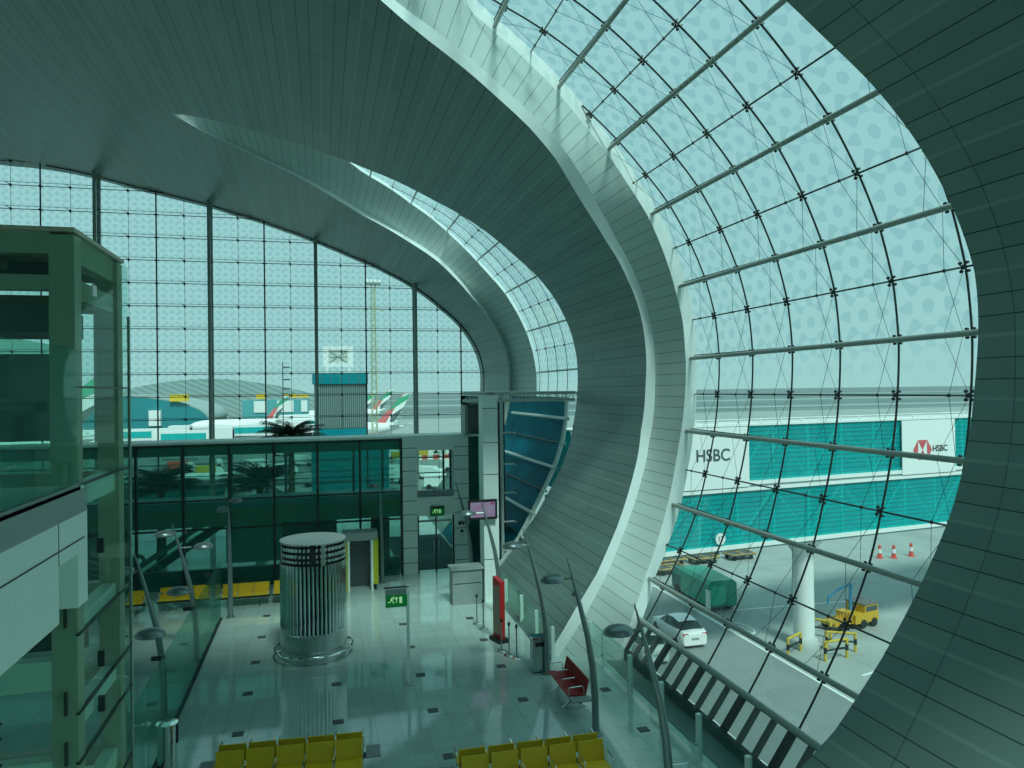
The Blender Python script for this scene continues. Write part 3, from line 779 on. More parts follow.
# ------------------------------------------------------------------ benches
def slat_panel(w, h, n, th=0.02, curve=0.0):
    """ribbed steel panel in x (width) and z (height), facing -y"""
    mb = MB()
    mb.box(-w/2, w/2, 0, th, 0, h)
    for i in range(n):
        z = h*(i+0.5)/n
        mb.box(-w/2+0.02, w/2-0.02, -0.010, 0.0, z-h/n*0.28, z+h/n*0.28)
    mb.box(-w/2, -w/2+0.025, -0.016, th+0.005, 0, h); mb.box(w/2-0.025, w/2, -0.016, th+0.005, 0, h)
    return mb
_cache = {}
def bench(name, label, loc, rz, n, mat, pitch=0.58, double=False, tables=(False, False), group=None, seatw=0.54, backh=0.41):
    t = thing(name, label, 'bench', loc, rz, group)
    L = n*pitch
    def cached(key, fn, m_):
        if key not in _cache:
            o = fn().build(key[0], m_, t); _cache[key] = o; return o
        o = _cache[key].copy(); COL.objects.link(o); o.parent = t; return o
    for side in ((1, -1) if double else (1,)):
        for i in range(n):
            x = -L/2 + pitch*(i+0.5)
            if side < 0: x = -x
            b = cached(('backrest', mat.name, seatw), lambda: slat_panel(seatw, backh, 12), mat)
            b.rotation_euler = (math.radians(-14), 0, 0) if side > 0 else (math.radians(-14), 0, math.pi)
            b.location = (x, 0.10 if side > 0 else 0.60, 0.40)
            s_ = cached(('seat', mat.name, seatw), lambda: slat_panel(seatw, 0.44, 11), mat)
            s_.rotation_euler = (math.radians(82), 0, 0) if side > 0 else (math.radians(82), 0, math.pi)
            s_.location = (x, 0.10, 0.42) if side > 0 else (x, 0.42, 0.42)
            if side > 0: s_.location = (x, 0.09, 0.41); s_.rotation_euler = (math.radians(86), 0, 0)
            else: s_.location = (x, 0.61, 0.41); s_.rotation_euler = (math.radians(86), 0, math.pi)
        for i in range(n+1):
            x = -L/2 + pitch*i
            def arm():
                return MB().tube([(0,0.08,0.40),(0,0.06,0.62),(0,0.02,0.65),(0,-0.30,0.64),(0,-0.33,0.60),(0,-0.31,0.42)], 0.013, 6)
            a_ = cached(('armrest', mat.name, 0), arm, CHROME)
            a_.location = (x, 0, 0) if side > 0 else (-x, 0.70, 0)
            if side < 0: a_.rotation_euler = (0, 0, math.pi)
    yc = 0.38 if double else -0.08
    MB().box(-L/2-0.05, L/2+0.05, yc-0.035, yc+0.035, 0.30, 0.37).build('beam', DARKM, t)
    for x in (-L/2+0.35, L/2-0.35):
        w = 0.60 if double else 0.30
        MB().tube([(x, yc-w, 0.02), (x, yc-0.05, 0.16), (x, yc, 0.32), (x, yc+0.05, 0.16), (x, yc+w, 0.02)], 0.022, 6).build('leg', CHROME, t)
    for fl, sx_ in zip(tables, (-1, 1)):
        if fl:
            xx = sx_*(L/2 + 0.20)
            MB().box(xx-0.15, xx+0.15, yc-0.26, yc+0.26, 0.40, 0.43).build('side_table', GREYF, t)
            MB().box(min(sx_*(L/2), xx), max(sx_*(L/2), xx), yc-0.03, yc+0.03, 0.31, 0.40).build('table_arm', DARKM, t)
    return t
bench('seat_bench', 'back to back yellow slatted seats left of centre at the bottom edge', (-0.72, 15.65, 0), math.radians(-3.6), 5, YELLOW, 0.585, True, (True, True), 'yellow slatted benches')
bench('seat_bench', 'back to back yellow slatted seats right of centre at the bottom edge', (4.04, 14.18, 0), math.radians(-1), 5, YELLOW, 0.60, True, (True, False), 'yellow slatted benches')
bench('seat_bench', 'yellow slatted seats at the bottom right, beyond the nearest lamp', (6.55, 12.35, 0), math.radians(90), 3, YELLOW, 0.60, False, (False, False), 'yellow slatted benches')
bench('seat_bench', 'red three seat bench with chrome arms beside the leaning lamp', (6.12, 18.2, 0), math.radians(-90), 3, RED, 0.56, False, (False, True))
bench('seat_bench', 'row of yellow seats at the back, just left of the steel drum', (-2.86, 29.6, 0), 0, 3, YELLOW, 0.56, False, (True, False), 'yellow seats along the far gallery')
bench('seat_bench', 'row of yellow seats at the back behind the left glass screen', (-5.06, 29.75, 0), 0, 3, YELLOW, 0.56, False, (False, False), 'yellow seats along the far gallery')
bench('seat_bench', 'single yellow seat farthest left by the steel frame at the back', (-6.66, 29.6, 0), 0, 1, YELLOW, 0.60, False, (False, False), 'yellow seats along the far gallery')
bench('seat_bench', 'yellow seats mostly hidden behind the steel drum', (-1.3, 29.6, 0), 0, 2, YELLOW, 0.56, False, (False, False), 'yellow seats along the far gallery')

# ------------------------------------------------------------------ totem, bins, rope posts
t = thing('sign_totem', 'tall narrow red sign totem on a black foot', 'sign totem', (5.30, 23.0, 0), math.radians(17))
MB().prism([(-0.23,0.12),(0.23,0.12),(0.23,2.02),(-0.23,1.92)], 'X', 0, 0.17).build('body', REDS, t).location = (0, 0, 0)
MB().box(-0.10, 0.27, -0.32, 0.32, 0, 0.12).build('foot', BLACK, t)
MB().box(-0.012, 0.0, -0.19, 0.19, 0.25, 1.76).build('face', pbr('totem_side', (0.26,0.20,0.16), 0.4), t)
t = thing('waste_bin', 'square steel waste bin at the foot of the leaning lamp', 'bin', (5.88, 20.25, 0))
MB().box(-0.21, 0.21, -0.16, 0.16, 0.04, 0.95).build('body', STEEL, t)
MB().box(-0.225, 0.225, -0.175, 0.175, 0.95, 1.0).build('lid', CHROME, t)
MB().box(-0.19, 0.19, -0.14, 0.14, 0, 0.04).build('plinth', BLACK, t)
MB().box(-0.14, 0.14, -0.165, -0.158, 0.74, 0.86).build('slot', BLACK, t)
t = thing('ash_cylinder', 'round steel post bin at the lower left end of the glass screen', 'bin', (-3.28, 17.2, 0))
MB().lathe([(0,0),(0.20,0),(0.20,0.94),(0.22,0.95),(0.22,0.99),(0,1.0)], n=24).build('body', CHROME, t, smooth=True)
MB().box(0.195, 0.215, -0.05, 0.05, 0.55, 0.93).build('latch', BLACK, t)
sp_ = None
for i, (x, y, lab) in enumerate([(5.05,24.93,'steel rope post behind the red totem, farther of the pair'),(5.14,24.3,'steel rope post behind the red totem, nearer of the pair'),
        (5.23,22.07,'steel rope post in front of the red totem, leftmost of three'),(5.37,21.68,'steel rope post in front of the red totem, middle of three'),(5.53,21.4,'steel rope post in front of the red totem, nearest the bin')]):
    if sp_ is None:
        sp_ = thing('rope_post', lab, 'rope post', (x, y, 0), 0, 'steel rope posts')
        MB().lathe([(0,0),(0.16,0),(0.16,0.012),(0.05,0.035),(0.03,0.05)], n=20).build('foot', CHROME, sp_, smooth=True)
        MB().lathe([(0.022,0.03),(0.022,0.92)], n=10).build('post', LAMPG, sp_, smooth=True)
        MB().lathe([(0.0,0.90),(0.04,0.90),(0.04,0.97),(0.03,1.0),(0,1.0)], n=12).build('cap', BLACK, sp_, smooth=True)
    else: dup(sp_, (x, y, 0), 0, lab, 'steel rope posts')

# ------------------------------------------------------------------ glass balustrades
def balustrade(name, label, x, ys, h, glassm, postm, kick=True, posts=True):
    t = thing(name, label, 'balustrade', (x, ys[0], 0))
    for i, y in enumerate(ys):
        if posts:
            p = MB().box(-0.05, 0.05, y-ys[0]-0.05, y-ys[0]+0.05, 0, h).build('post', postm, t)
            MB().lathe([(0,0),(0.03,0),(0.03,0.05),(0,0.05)], (-0.08, y-ys[0], 0.35), 8).build('clamp', STEEL, p)
    for a, b in zip(ys[:-1], ys[1:]):
        MB().box(-0.008, 0.008, min(a,b)-ys[0]+0.06, max(a,b)-ys[0]-0.06, 0.08, h+0.06).build('pane', glassm, t)
    if kick:
        MB().box(-0.04, 0.04, min(ys)-ys[0], max(ys)-ys[0], 0, 0.08).build('kick_rail', DARKM, t)
    return t
balustrade('glass_balustrade', 'glass balustrade with short steel posts along the dark floor strip', 7.72, [10.6, 12.5, 14.4, 16.2, 18.05, 19.9, 21.0], 1.02, CLEAR, WHITEP, kick=False)
balustrade('glass_balustrade', 'glass balustrade along the foot of the curved wall behind the bin', 6.50, [20.9, 22.6, 24.4, 26.6, 28.4], 1.0, CLEAR, WHITEP)
t = balustrade('glass_screen', 'tall green glass screen running along the left side of the floor', -3.55, [12.5, 14.5, 16.5, 18.5, 20.5, 22.5, 24.5, 26.5, 28.0], 2.0, GREENG, GREYF, posts=False)
t['category'] = 'glass screen'
for y in (14.5, 18.5, 22.5, 26.5):
    MB().box(-0.3, 0.0, y-12.5-0.02, y-12.5+0.02, 1.9, 2.0).build('bracket', DARKM, t)

# ------------------------------------------------------------------ near mezzanine edge at the left
t = struct_root('trim_10', 'white balcony edge with grey band at the left')
MB().prism([(3.0,7.13),(3.0,6.0),(7.28,6.0),(7.28,6.5),(8.0,6.5),(8.0,7.13)][::-1], 'X', -3.0, -2.25).build('fascia', WHITEC, t)
MB().box(-3.0, -2.235, 3.0, 8.03, 6.88, 7.10).build('grey_band', GREYF, t)
MB().box(-3.15, -2.32, 8.05, 8.35, 5.93, 6.86).build('cross_beam', WHITEC, t)
MB().box(-7.0, -3.0, 3.0, 8.0, 6.6, 7.0).build('slab', WHITEC, t)
j = MB()
for y in (7.28,): j.box(-2.252, -2.247, y-0.006, y+0.006, 6.5, 6.88)
j.box(-2.252, -2.247, 3, 8, 6.62, 6.635); j.build('joint', JO, t)
t = thing('balcony_railing', 'frameless glass railing standing on the near white balcony edge', 'railing', (-2.27, 3.0, 7.10))
MB().box(-0.01, 0.01, 0.0, 2.40, 0, 1.36).build('pane', GREENG, t)
MB().box(-0.01, 0.01, 2.42, 4.88, 0, 1.34).build('pane', GREENG, t)
MB().box(-0.02, 0.02, 0, 4.9, 0.0, 0.06).build('channel', STEEL, t)

# ------------------------------------------------------------------ glazed lift tower at the left
t = thing('lift_tower', 'glazed lift shaft of beige steel at the left edge', 'lift shaft', (-2.9, 10.0, 0))
# local: x to the left is negative, y away
W, D_ = 3.2, 2.25
def lb(name, mat, *a): return MB().box(*a).build(name, mat, t)
for (x, y) in ((-0.28, 0.02), (-W, 0.02), (-0.28, D_-0.28), (-W, D_-0.28)):
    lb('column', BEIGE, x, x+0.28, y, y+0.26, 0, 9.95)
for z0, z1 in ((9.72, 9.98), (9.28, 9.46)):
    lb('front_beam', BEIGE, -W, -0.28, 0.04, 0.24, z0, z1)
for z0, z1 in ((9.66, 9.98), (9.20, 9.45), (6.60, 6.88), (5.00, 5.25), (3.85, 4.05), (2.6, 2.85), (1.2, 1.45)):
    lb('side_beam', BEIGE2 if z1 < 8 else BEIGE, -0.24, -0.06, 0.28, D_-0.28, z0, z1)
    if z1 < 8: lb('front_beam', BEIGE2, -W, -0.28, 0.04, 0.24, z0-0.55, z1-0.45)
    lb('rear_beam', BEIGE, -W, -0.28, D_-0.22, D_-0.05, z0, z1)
lb('roof', BEIGE, -W-0.06, 0.02, -0.05, D_+0.03, 9.98, 10.03)
lb('lift_machine', BLACK, -2.6, -0.45, 0.6, 1.5, 9.46, 9.60)
lb('lift_machine', BLACK, -0.95, -0.40, 0.7, 1.2, 9.50, 9.72)
car_ = lb('lift_car', DKGREY, -2.9, -0.42, 0.45, 1.85, 8.80, 9.14)
lb('lift_car_body', pbr('lift_car_dark', (0.03,0.045,0.04), 0.3), -2.9, -0.50, 1.0, 1.85, 7.4, 8.55)
lb('lower_panel', pbr('shaft_dark', (0.03,0.05,0.045), 0.3), -W, -0.34, 1.6, 1.7, 4.45, 5.1)
lb('side_glass', CLEAR, 0.0, 0.02, 0.0, D_+0.25, 0, 9.95)
lb('side_glass_edge', pbr('glass_edge_green', (0.30,0.42,0.37), 0.3), 0.0, 0.035, D_+0.25, D_+0.30, 0, 9.2)
lb('front_glass', CLEAR, -W, 0.0, -0.03, -0.01, 0, 9.95)
for z in (8.1, 6.9, 5.1, 4.15, 3.55, 2.5):
    lb('glass_joint', DARKM, -0.02, 0.03, 0.0, D_+0.25, z-0.012, z+0.012)
m_ = MB()
def lift_spider():
    m_ = MB()
    for a in (45, 135, 225, 315):
        m_.tube([(0,0,0),(0.14*math.cos(math.radians(a)),0,0.14*math.sin(math.radians(a)))], 0.016, 5)
    m_.tube([(0,0,0),(0,0.15,0)], 0.03, 6)
    return m_
ls = None
for x in (-0.72,-2.0):
    for z in (5.2, 4.1, 3.62):
        if ls is None: ls = lift_spider().build('spider_fitting', DARKM, t); o = ls
        else: o = ls.copy(); COL.objects.link(o); o.parent = t
        o.location = (x-0.15, -0.10, z-0.02)
for z in (5.35, 4.3, 3.7, 2.6):
    m_ = MB().box(-0.13,-0.10,-0.06,-0.02,z-0.14,z+0.14).build('clamp', DARKM, t)
for z in (6.0, 4.5, 3.9):
    MB().box(-0.02, 0.06, 0.9, 0.96, z-0.1, z+0.1).build('clamp', DARKM, t)
tag(MB().box(-2.86, -2.84, 10.55, 10.72, 9.28, 9.42).build('notice', WHITE), 'tiny white square notice stuck near the top of the lift glass', 'notice')

# ------------------------------------------------------------------ palms in the void behind the gallery, escalator
FROND = pbr('palm_frond', (0.012, 0.045, 0.03), 0.6, noise=0.2)
TRUNK = pbr('palm_trunk', (0.09, 0.10, 0.07), 0.8, noise=0.3, bump=0.4)
def palm(label, loc, h, r, seed, n=44):
    rnd = random.Random(seed)
    t = thing('palm_tree', label, 'palm tree', loc, 0, 'indoor palms')
    MB().lathe([(0.24,0),(0.19,h*0.5),(0.16,h*0.92),(0.24,h),(0.1,h+0.1),(0,h+0.15)], n=12).build('trunk', TRUNK, t, smooth=True)
    mb = MB()
    for i in range(n):
        az = i*2.399 + rnd.uniform(-.2,.2); el = rnd.uniform(0.25, 1.5)
        L = r*rnd.uniform(0.85, 1.1); d = Vector((math.cos(az), math.sin(az), 0)); sd = Vector((-d.y, d.x, 0))
        pts = []
        for k in range(9):
            f = k/8
            pts.append(Vector((0,0,h)) + d*(L*f*math.cos(el*(1-f*0.4))) + Vector((0,0,1))*(L*(f*math.sin(el) - 0.42*f*f)))
        mb.tube(pts, [0.03*(1-k/9)+0.006 for k in range(9)], 4)
        for k in range(1, 9):
            p = pts[k]; tdir = (pts[k]-pts[k-1]).normalized()
            for sg in (-1, 1):
                for q in (0, 0.5):
                    b = p.lerp(pts[k-1], q); ll = 0.62*r/2*(1-0.5*abs(k/8-0.4))
                    tip = b + sd*sg*ll*0.8 + tdir*ll*0.55 - Vector((0,0,ll*0.45))
                    mb.add([b - tdir*0.035, b + tdir*0.05, tip], [(0,1,2)])
    mb.build('fronds', FROND, t)
    return t
palm('bushy palm behind the gallery glass, leftmost of the three', (-7.45, 38.2, 0), 3.45, 1.9, 1)
palm('bushy palm behind the middle of the gallery glass', (-3.0, 38.2, 0), 3.40, 1.9, 2)
palm('tall palm whose crown shows over the gallery roof edge', (-1.75, 44.5, 0), 5.2, 2.0, 3)
t = thing('escalator', 'escalator climbing to the upper gallery behind the dark glass', 'escalator', (-6.2, 35.0, 0))
MB().prism([(-1.8,0.0),(-1.2,0.0),(2.6,2.5),(2.0,2.5)], 'Y', 0, 0.9).build('truss', GREYF, t)
MB().prism([(-1.7,0.5),(-1.6,0.35),(2.4,3.0),(2.3,3.15)], 'Y', -0.05, 0.02).build('handrail', TUBEW, t)
MB().prism([(-1.7,0.5),(-1.6,0.35),(2.4,3.0),(2.3,3.15)], 'Y', 0.88, 0.95).build('handrail', BLACK, t)
MB().prism([(-1.6,0.05),(-1.55,0.4),(2.4,3.0),(2.3,2.5)], 'Y', -0.02, 0.0).build('balustrade_glass', CLEAR, t)
for i, (x, z, rr_, c_) in enumerate([(-7.6,0.95,0.30,WHITE),(-6.9,0.55,0.22,WHITE)]):
    t = thing('round_table_lamp', 'round pale disc ornament on the ground floor behind the dark glass%s' % (', smaller and lower' if i else ', larger and higher'), 'ornament', (x, 34.3, z))
    m_ = MB().lathe([(rr_*0.45,-0.03),(rr_,-0.03),(rr_,0.03),(rr_*0.45,0.03),(rr_*0.45,-0.03)], n=24); o = m_.build('disc', c_, t); o.rotation_euler = (math.pi/2, 0.3, 0)
    MB().tube([(0,0,-rr_),(0,0,-z)], 0.03, 6).build('stem', STEEL, t)

# ================================================================== outside: apron, road, distance
GZ = -8.0
m, nt, out = mat_new('apron_concrete'); g = NG(nt)
b = nt.nodes.new('ShaderNodeBsdfPrincipled'); nt.links.new(b.outputs[0], out.inputs[0]); b.inputs['Roughness'].default_value = 0.85
t_ = nt.nodes.new('ShaderNodeTexCoord'); n1 = nt.nodes.new('ShaderNodeTexNoise'); n1.inputs['Scale'].default_value = 0.35; n1.inputs['Detail'].default_value = 6
n2 = nt.nodes.new('ShaderNodeTexNoise'); n2.inputs['Scale'].default_value = 0.06; n2.inputs['Detail'].default_value = 2
nt.links.new(t_.outputs['Object'], n1.inputs[0]); nt.links.new(t_.outputs['Object'], n2.inputs[0])
sp = nt.nodes.new('ShaderNodeSeparateXYZ'); nt.links.new(t_.outputs['Object'], sp.inputs[0])
base = g.mixc(n1.outputs['Fac'], (0.24, 0.28, 0.26), (0.42, 0.47, 0.44))
road = g.m('LESS_THAN', sp.outputs[0], 25.8)
base = g.mixc(g.m('MULTIPLY', road, 0.75), base, (0.17, 0.205, 0.195))
base = g.mixc(g.m('MULTIPLY', g.m('GREATER_THAN', n2.outputs['Fac'], 0.56), 0.35), base, (0.26, 0.31, 0.29))
fx = g.m('LESS_THAN', g.m('FRACT', g.m('DIVIDE', sp.outputs[0], 7.5)), 0.008); fy = g.m('LESS_THAN', g.m('FRACT', g.m('DIVIDE', sp.outputs[1], 7.5)), 0.008)
base = g.mixc(g.m('MULTIPLY', g.m('MAXIMUM', fx, fy), 0.4), base, (0.16, 0.18, 0.17))
nt.links.new(base, b.inputs['Base Color'])
APRON = m
m_ = MB(); m_.add([(-1500,-300,GZ),(2500,-300,GZ),(2500,420,GZ),(-1500,420,GZ)], [(0,1,2,3)]); m_.build('floor_apron', APRON, kind='structure', label='sunlit concrete apron and access road outside')
far = pbr('far_sand', (0.17, 0.22, 0.215), 0.9, noise=0.35, nscale=0.012)
MB().add([(-4000,420,GZ),(6000,420,GZ),(6000,4500,GZ),(-4000,4500,GZ)], [(0,1,2,3)]).build('floor_airfield', far, kind='structure', label='hazy flat airfield reaching the horizon')
LINE = pbr('white_road_line', (0.75, 0.8, 0.77), 0.7)
YLINE = pbr('yellow_road_line', (0.6, 0.5, 0.1), 0.7)
t = struct_root('trim_11', 'white road markings on the apron')
MB().box(25.72, 25.90, 5, 75, GZ, GZ+0.01).build('line', LINE, t)
MB().box(21.2, 21.3, -5, 19, GZ, GZ+0.01).build('line', LINE, t)
MB().box(21.5, 21.6, -5, 25, GZ, GZ+0.01).build('line', LINE, t)
for y0 in range(18, 60, 4): MB().box(17.9, 18.05, y0, y0+2.2, GZ, GZ+0.01).build('dash', LINE, t)
m_ = MB().cbox((33.0, 36.0, GZ+0.005), (9.0, 0.16, 0.01), math.radians(15)); m_.build('line', LINE, t)
m_ = MB().cbox((33.0, 47.3, GZ+0.005), (12.0, 0.14, 0.01), math.radians(-3)); m_.build('line', LINE, t)
m_ = MB().tube([(26.6+0.75*math.cos(a/16*2*math.pi), 43.8+1.2*math.sin(a/16*2*math.pi), GZ+0.01) for a in range(16)], 0.05, 4, closed=True); m_.build('line', LINE, t)
for k in range(7):
    m_ = MB().box(-600, 2500, 470+90*k*k*0.35, 470+90*k*k*0.35+14*(1+k*0.7), GZ, GZ+0.1).build('far_runway', pbr('runway_%d' % k, (0.36, 0.42, 0.40) if k % 2 else (0.13, 0.19, 0.18), 0.9), t)

# two-deck jet bridge ------------------------------------------------
ang = math.atan2(2.4, 19.1)
jb = thing('jet_bridge', 'two deck turquoise glass jet bridge with white bank banners on a white pillar', 'jet bridge', (19.5, 37.2, 0), ang)
L0, L1, WD = -7.0, 62.0, 4.0
def jbx(name, mat, x0, x1, y0, y1, z0, z1, par=None): return MB().box(x0, x1, y0, y1, z0, z1).build(name, mat, par or jb)
inner = pbr('bridge_inside', (0.03, 0.42, 0.44), 0.5, noise=0.3, nscale=1.2)
jbx('upper_core', inner, L0, L1, 0.9, WD-0.3, 2.6, 5.75); jbx('lower_core', inner, L0, L1, 0.9, WD-0.3, -0.95, 2.05)
TG = glass_mat('turquoise_cladding', (0.30, 0.97, 0.95), diff=0.30, hazecol=(0.01, 0.62, 0.64))
jbx('upper_glass', TG, L0, L1, 0.0, 0.04, 2.6, 5.75); jbx('lower_glass', TG, L0, L1, 0.0, 0.04, -0.95, 2.05)
jbx('roof', WHITE, L0, L1, -0.1, WD-1.5, 5.75, 5.85)
for z in (5.98, 6.12): MB().tube([(L0, -0.05, z), (L1, -0.05, z)], 0.035, 5).build('roof_rail', WHITE, jb)
m_ = MB()
x = L0
while x < 40: m_.box(x-0.03, x+0.03, -0.08, -0.02, 5.85, 6.14); x += 1.5
m_.build('rail_posts', WHITE, jb)
jbx('middle_band', WHITE, L0, L1, -0.12, 0.4, 2.05, 2.24); jbx('middle_band', GREYF, L0, L1, -0.06, 0.4, 2.24, 2.38); jbx('middle_band', WHITE, L0, L1, -0.12, 0.4, 2.38, 2.60)
jbx('bottom_beam', WHITE, L0, L1, -0.12, WD, -1.18, -0.95)
jbx('underside', GREYF, L0, L1, 0.0, WD, -1.3, -1.16)
brace = pbr('turquoise_brace', (0.55, 0.95, 0.92), 0.4)
m_ = MB(); mh = MB()
k = 0; x = L0
while x < 42:
    for z0, z1 in ((2.6, 5.75), (-0.9, 2.05)):
        m_.box(x-0.07, x+0.07, 0.1, 0.24, z0, z1)
        if k % 2 == 0: m_.tube([(x, 0.17, z0), (x+2.6, 0.17, z1)], 0.06, 5)
        else: m_.tube([(x, 0.17, z1), (x+2.6, 0.17, z0)], 0.06, 5)
    k += 1; x += 2.6
m_.build('inner_braces', brace, jb)
dkl = pbr('louvre_line', (0.01, 0.26, 0.28), 0.4)
for z0, z1 in ((2.6, 5.75), (-0.9, 2.05)):
    z = z0 + 0.15
    while z < z1:
        mh.box(L0, L1, -0.03, 0.0, z, z+0.035); z += 0.27
mh.build('louvre_lines', dkl, jb)
def banner(x0, x1):
    return jbx('banner', WHITE, x0, x1, -0.17, -0.125, 2.30, 5.72)
b1 = banner(-0.9, 4.05); b2 = banner(15.9, 20.6)
GREYT = pbr('letter_grey', (0.05, 0.09, 0.09), 0.5)
def text(s, size, loc, par, mat, name='lettering', rot=(math.pi/2, 0, 0), sx=1.0, al='CENTER', off=0.0):
    cu = bpy.data.curves.new(name, 'FONT'); cu.body = s; cu.size = size; cu.extrude = 0.01; cu.align_x = al; cu.align_y = 'CENTER'; cu.offset = off
    cu.materials.append(mat)
    tmp = bpy.data.objects.new(name, cu); COL.objects.link(tmp); bpy.context.view_layer.update()
    me = bpy.data.meshes.new_from_object(tmp.evaluated_get(bpy.context.evaluated_depsgraph_get()))
    bpy.data.objects.remove(tmp); me.name = name
    o = bpy.data.objects.new(name, me); COL.objects.link(o); o.parent = par; o.location = loc; o.rotation_euler = rot; o.scale = (sx, 1, 1)
    return o
text('HSBC', 0.95, (1.57, -0.18, 4.15), b1, GREYT, off=0.012)
text('HSBC', 0.56, (19.2, -0.18, 3.85), b2, BLACK, off=0.008)
# hexagon emblem: red triangles top, bottom, left and right around a white field
BR = pbr('emblem_red', (0.62, 0.10, 0.12), 0.5)
hx = MB(); cx, cz, a_, h_ = 17.65, 3.82, 0.40, 0.62
for tri in ([(-a_, h_), (a_, h_), (0, 0)], [(-a_, -h_), (0, 0), (a_, -h_)], [(-a_, h_), (-a_, -h_), (-a_-0.42, 0)], [(a_, h_), (a_+0.42, 0), (a_, -h_)]):
    hx.add([(cx+u, -0.19, cz+w) for u, w in tri] + [(cx+u, -0.16, cz+w) for u, w in tri], [(0,1,2),(5,4,3),(0,3,4,1),(1,4,5,2),(2,5,3,0)])
hx.build('emblem', BR, b2)
d_ = MB().lathe([(0,0),(0.33,0),(0.33,0.05),(0,0.05)], n=24).build('stand_number', WHITE, jb); d_.rotation_euler = (math.pi/2, 0, 0); d_.location = (2.0, -0.12, -0.52)
text('17', 0.42, (0, 0.0, 0.06), d_, GREYT, rot=(0, 0, 0))
# pillar and its guard rails
t = thing('bridge_pillar', 'round white concrete pillar holding up the jet bridge', 'pillar', (28.6, 39.85, GZ))
MB().lathe([(0.62,0),(0.62,5.6),(0.66,5.8),(1.1,6.45),(1.3,6.72)], n=32).build('shaft', WHITE, t, smooth=True)
MB().lathe([(0,0),(0.90,0),(0.90,0.3),(0.78,0.5),(0.62,0.6)], n=24).build('plinth', pbr('plinth_grey', (0.45,0.5,0.47), 0.7), t, smooth=True)
YB = pbr('guard_yellow', (0.60, 0.42, 0.05), 0.5); 
gb = None
for i, (x, y, rz, lab) in enumerate([(27.1, 38.7, 0.5, 'yellow guard barrier left of the white pillar'), (30.1, 38.4, -0.5, 'yellow guard barrier right of the white pillar'),
                                (28.9, 37.3, 0.1, 'yellow guard barrier in front of the white pillar on its right'), (30.4, 41.0, -0.9, 'yellow guard barrier behind the white pillar')]):
    if gb is None:
        gb = thing('guard_barrier', lab, 'barrier', (x, y, GZ), rz, 'guard barriers round the pillar')
        for xx in (-0.8, 0.8): MB().tube([(xx, 0, 0), (xx, 0, 1.15)], 0.09, 8).build('post', YB, gb)
        MB().tube([(-0.8, 0, 1.1), (0.8, 0, 1.1)], 0.08, 8).build('top_rail', YB, gb)
        MB().tube([(-0.8, 0, 0.6), (0.8, 0, 0.6)], 0.06, 8).build('mid_rail', BLACK, gb)
        for xx in (-0.8, 0.8): MB().tube([(xx, 0, 0.45), (xx, 0, 0.8)], 0.095, 8).build('band', BLACK, gb)
    else: dup(gb, (x, y, GZ), rz, lab, 'guard barriers round the pillar')

# ------------------------------------------------------------------ cars
def make_car(label, loc, rz, paint):
    t = thing('car', label, 'car', loc, rz)
    # sections along y (length), body half widths and heights
    Ls = [-2.3,-2.2,-1.9,-1.2,-0.4,0.5,1.2,1.7,2.1,2.3]
    top = [0.85,1.02,1.05,1.03,0.98,0.96,0.94,0.88,0.76,0.60]
    hw = [0.76,0.84,0.89,0.91,0.91,0.91,0.90,0.88,0.82,0.70]
    mb = MB()
    for y, z, w in zip(Ls, top, hw):
        mb.v += [(-w*0.93, y, 0.22), (-w, y, 0.42), (-w, y, z*0.80), (-w*0.90, y, z), (0, y, z+0.03), (w*0.90, y, z), (w, y, z*0.80), (w, y, 0.42), (w*0.93, y, 0.22)]
    n = 9
    for i in range(len(Ls)-1):
        for j in range(n-1): mb.f.append((i*n+j, i*n+j+1, (i+1)*n+j+1, (i+1)*n+j))
        mb.f.append((i*n+8, i*n, (i+1)*n, (i+1)*n+8))
    mb.f.append(tuple(range(n))); mb.f.append(tuple(range((len(Ls)-1)*n, len(Ls)*n))[::-1])
    fixn(mb.build('body', paint, t, smooth=True))
    cab = MB(); rows = [(-1.95, 1.02, 0.74), (-1.35, 1.40, 0.60), (-0.5, 1.50, 0.61), (0.25, 1.42, 0.60), (1.05, 0.98, 0.76)]
    for y, z, w in rows: cab.v += [(-0.82 if z > 1.1 else -w, y, 0.95), (-w, y, z), (w, y, z), (0.82 if z > 1.1 else w, y, 0.95)]
    for i in range(4):
        for j in range(3): cab.f.append((i*4+j, i*4+j+1, (i+1)*4+j+1, (i+1)*4+j))
    cab.f.append((0,1,2,3)); cab.f.append((19,18,17,16))
    fixn(cab.build('windows', pbr('car_glass', (0.02,0.035,0.035), 0.1), t))
    rf = MB()
    for y, z, w in rows[1:4]: rf.v += [(-w-0.01, y, z+0.01), (0, y, z+0.05), (w+0.01, y, z+0.01)]
    for i in range(2):
        for j in range(2): rf.f.append((i*3+j, i*3+j+1, (i+1)*3+j+1, (i+1)*3+j))
    fixn(rf.build('roof', paint, t, smooth=True))
    for x in (-0.62, 0.62): MB().cbox((x, -2.22, 0.86), (0.34, 0.12, 0.16)).build('tail_light', REDS, t)
    MB().cbox((0, -2.30, 0.62), (0.5, 0.05, 0.12)).build('number_plate', GREYF, t)
    for x in (-0.80, 0.80):
        for y in (-1.35, 1.4):
            w = MB().lathe([(0,-0.1),(0.32,-0.1),(0.34,-0.06),(0.34,0.06),(0.32,0.1),(0,0.1)], n=20).build('wheel', BLACK, t, smooth=True)
            w.rotation_euler = (0, math.pi/2, 0); w.location = (x, y, 0.34)
    return t
make_car('white saloon car driving away on the road below the big window', (21.95, 43.5, GZ), 0, pbr('car_white', (0.88, 0.89, 0.87), 0.25))
make_car('silver car partly hidden behind the sloping base panes', (18.5, 41.6, GZ), 0, pbr('car_silver', (0.55, 0.62, 0.60), 0.3))

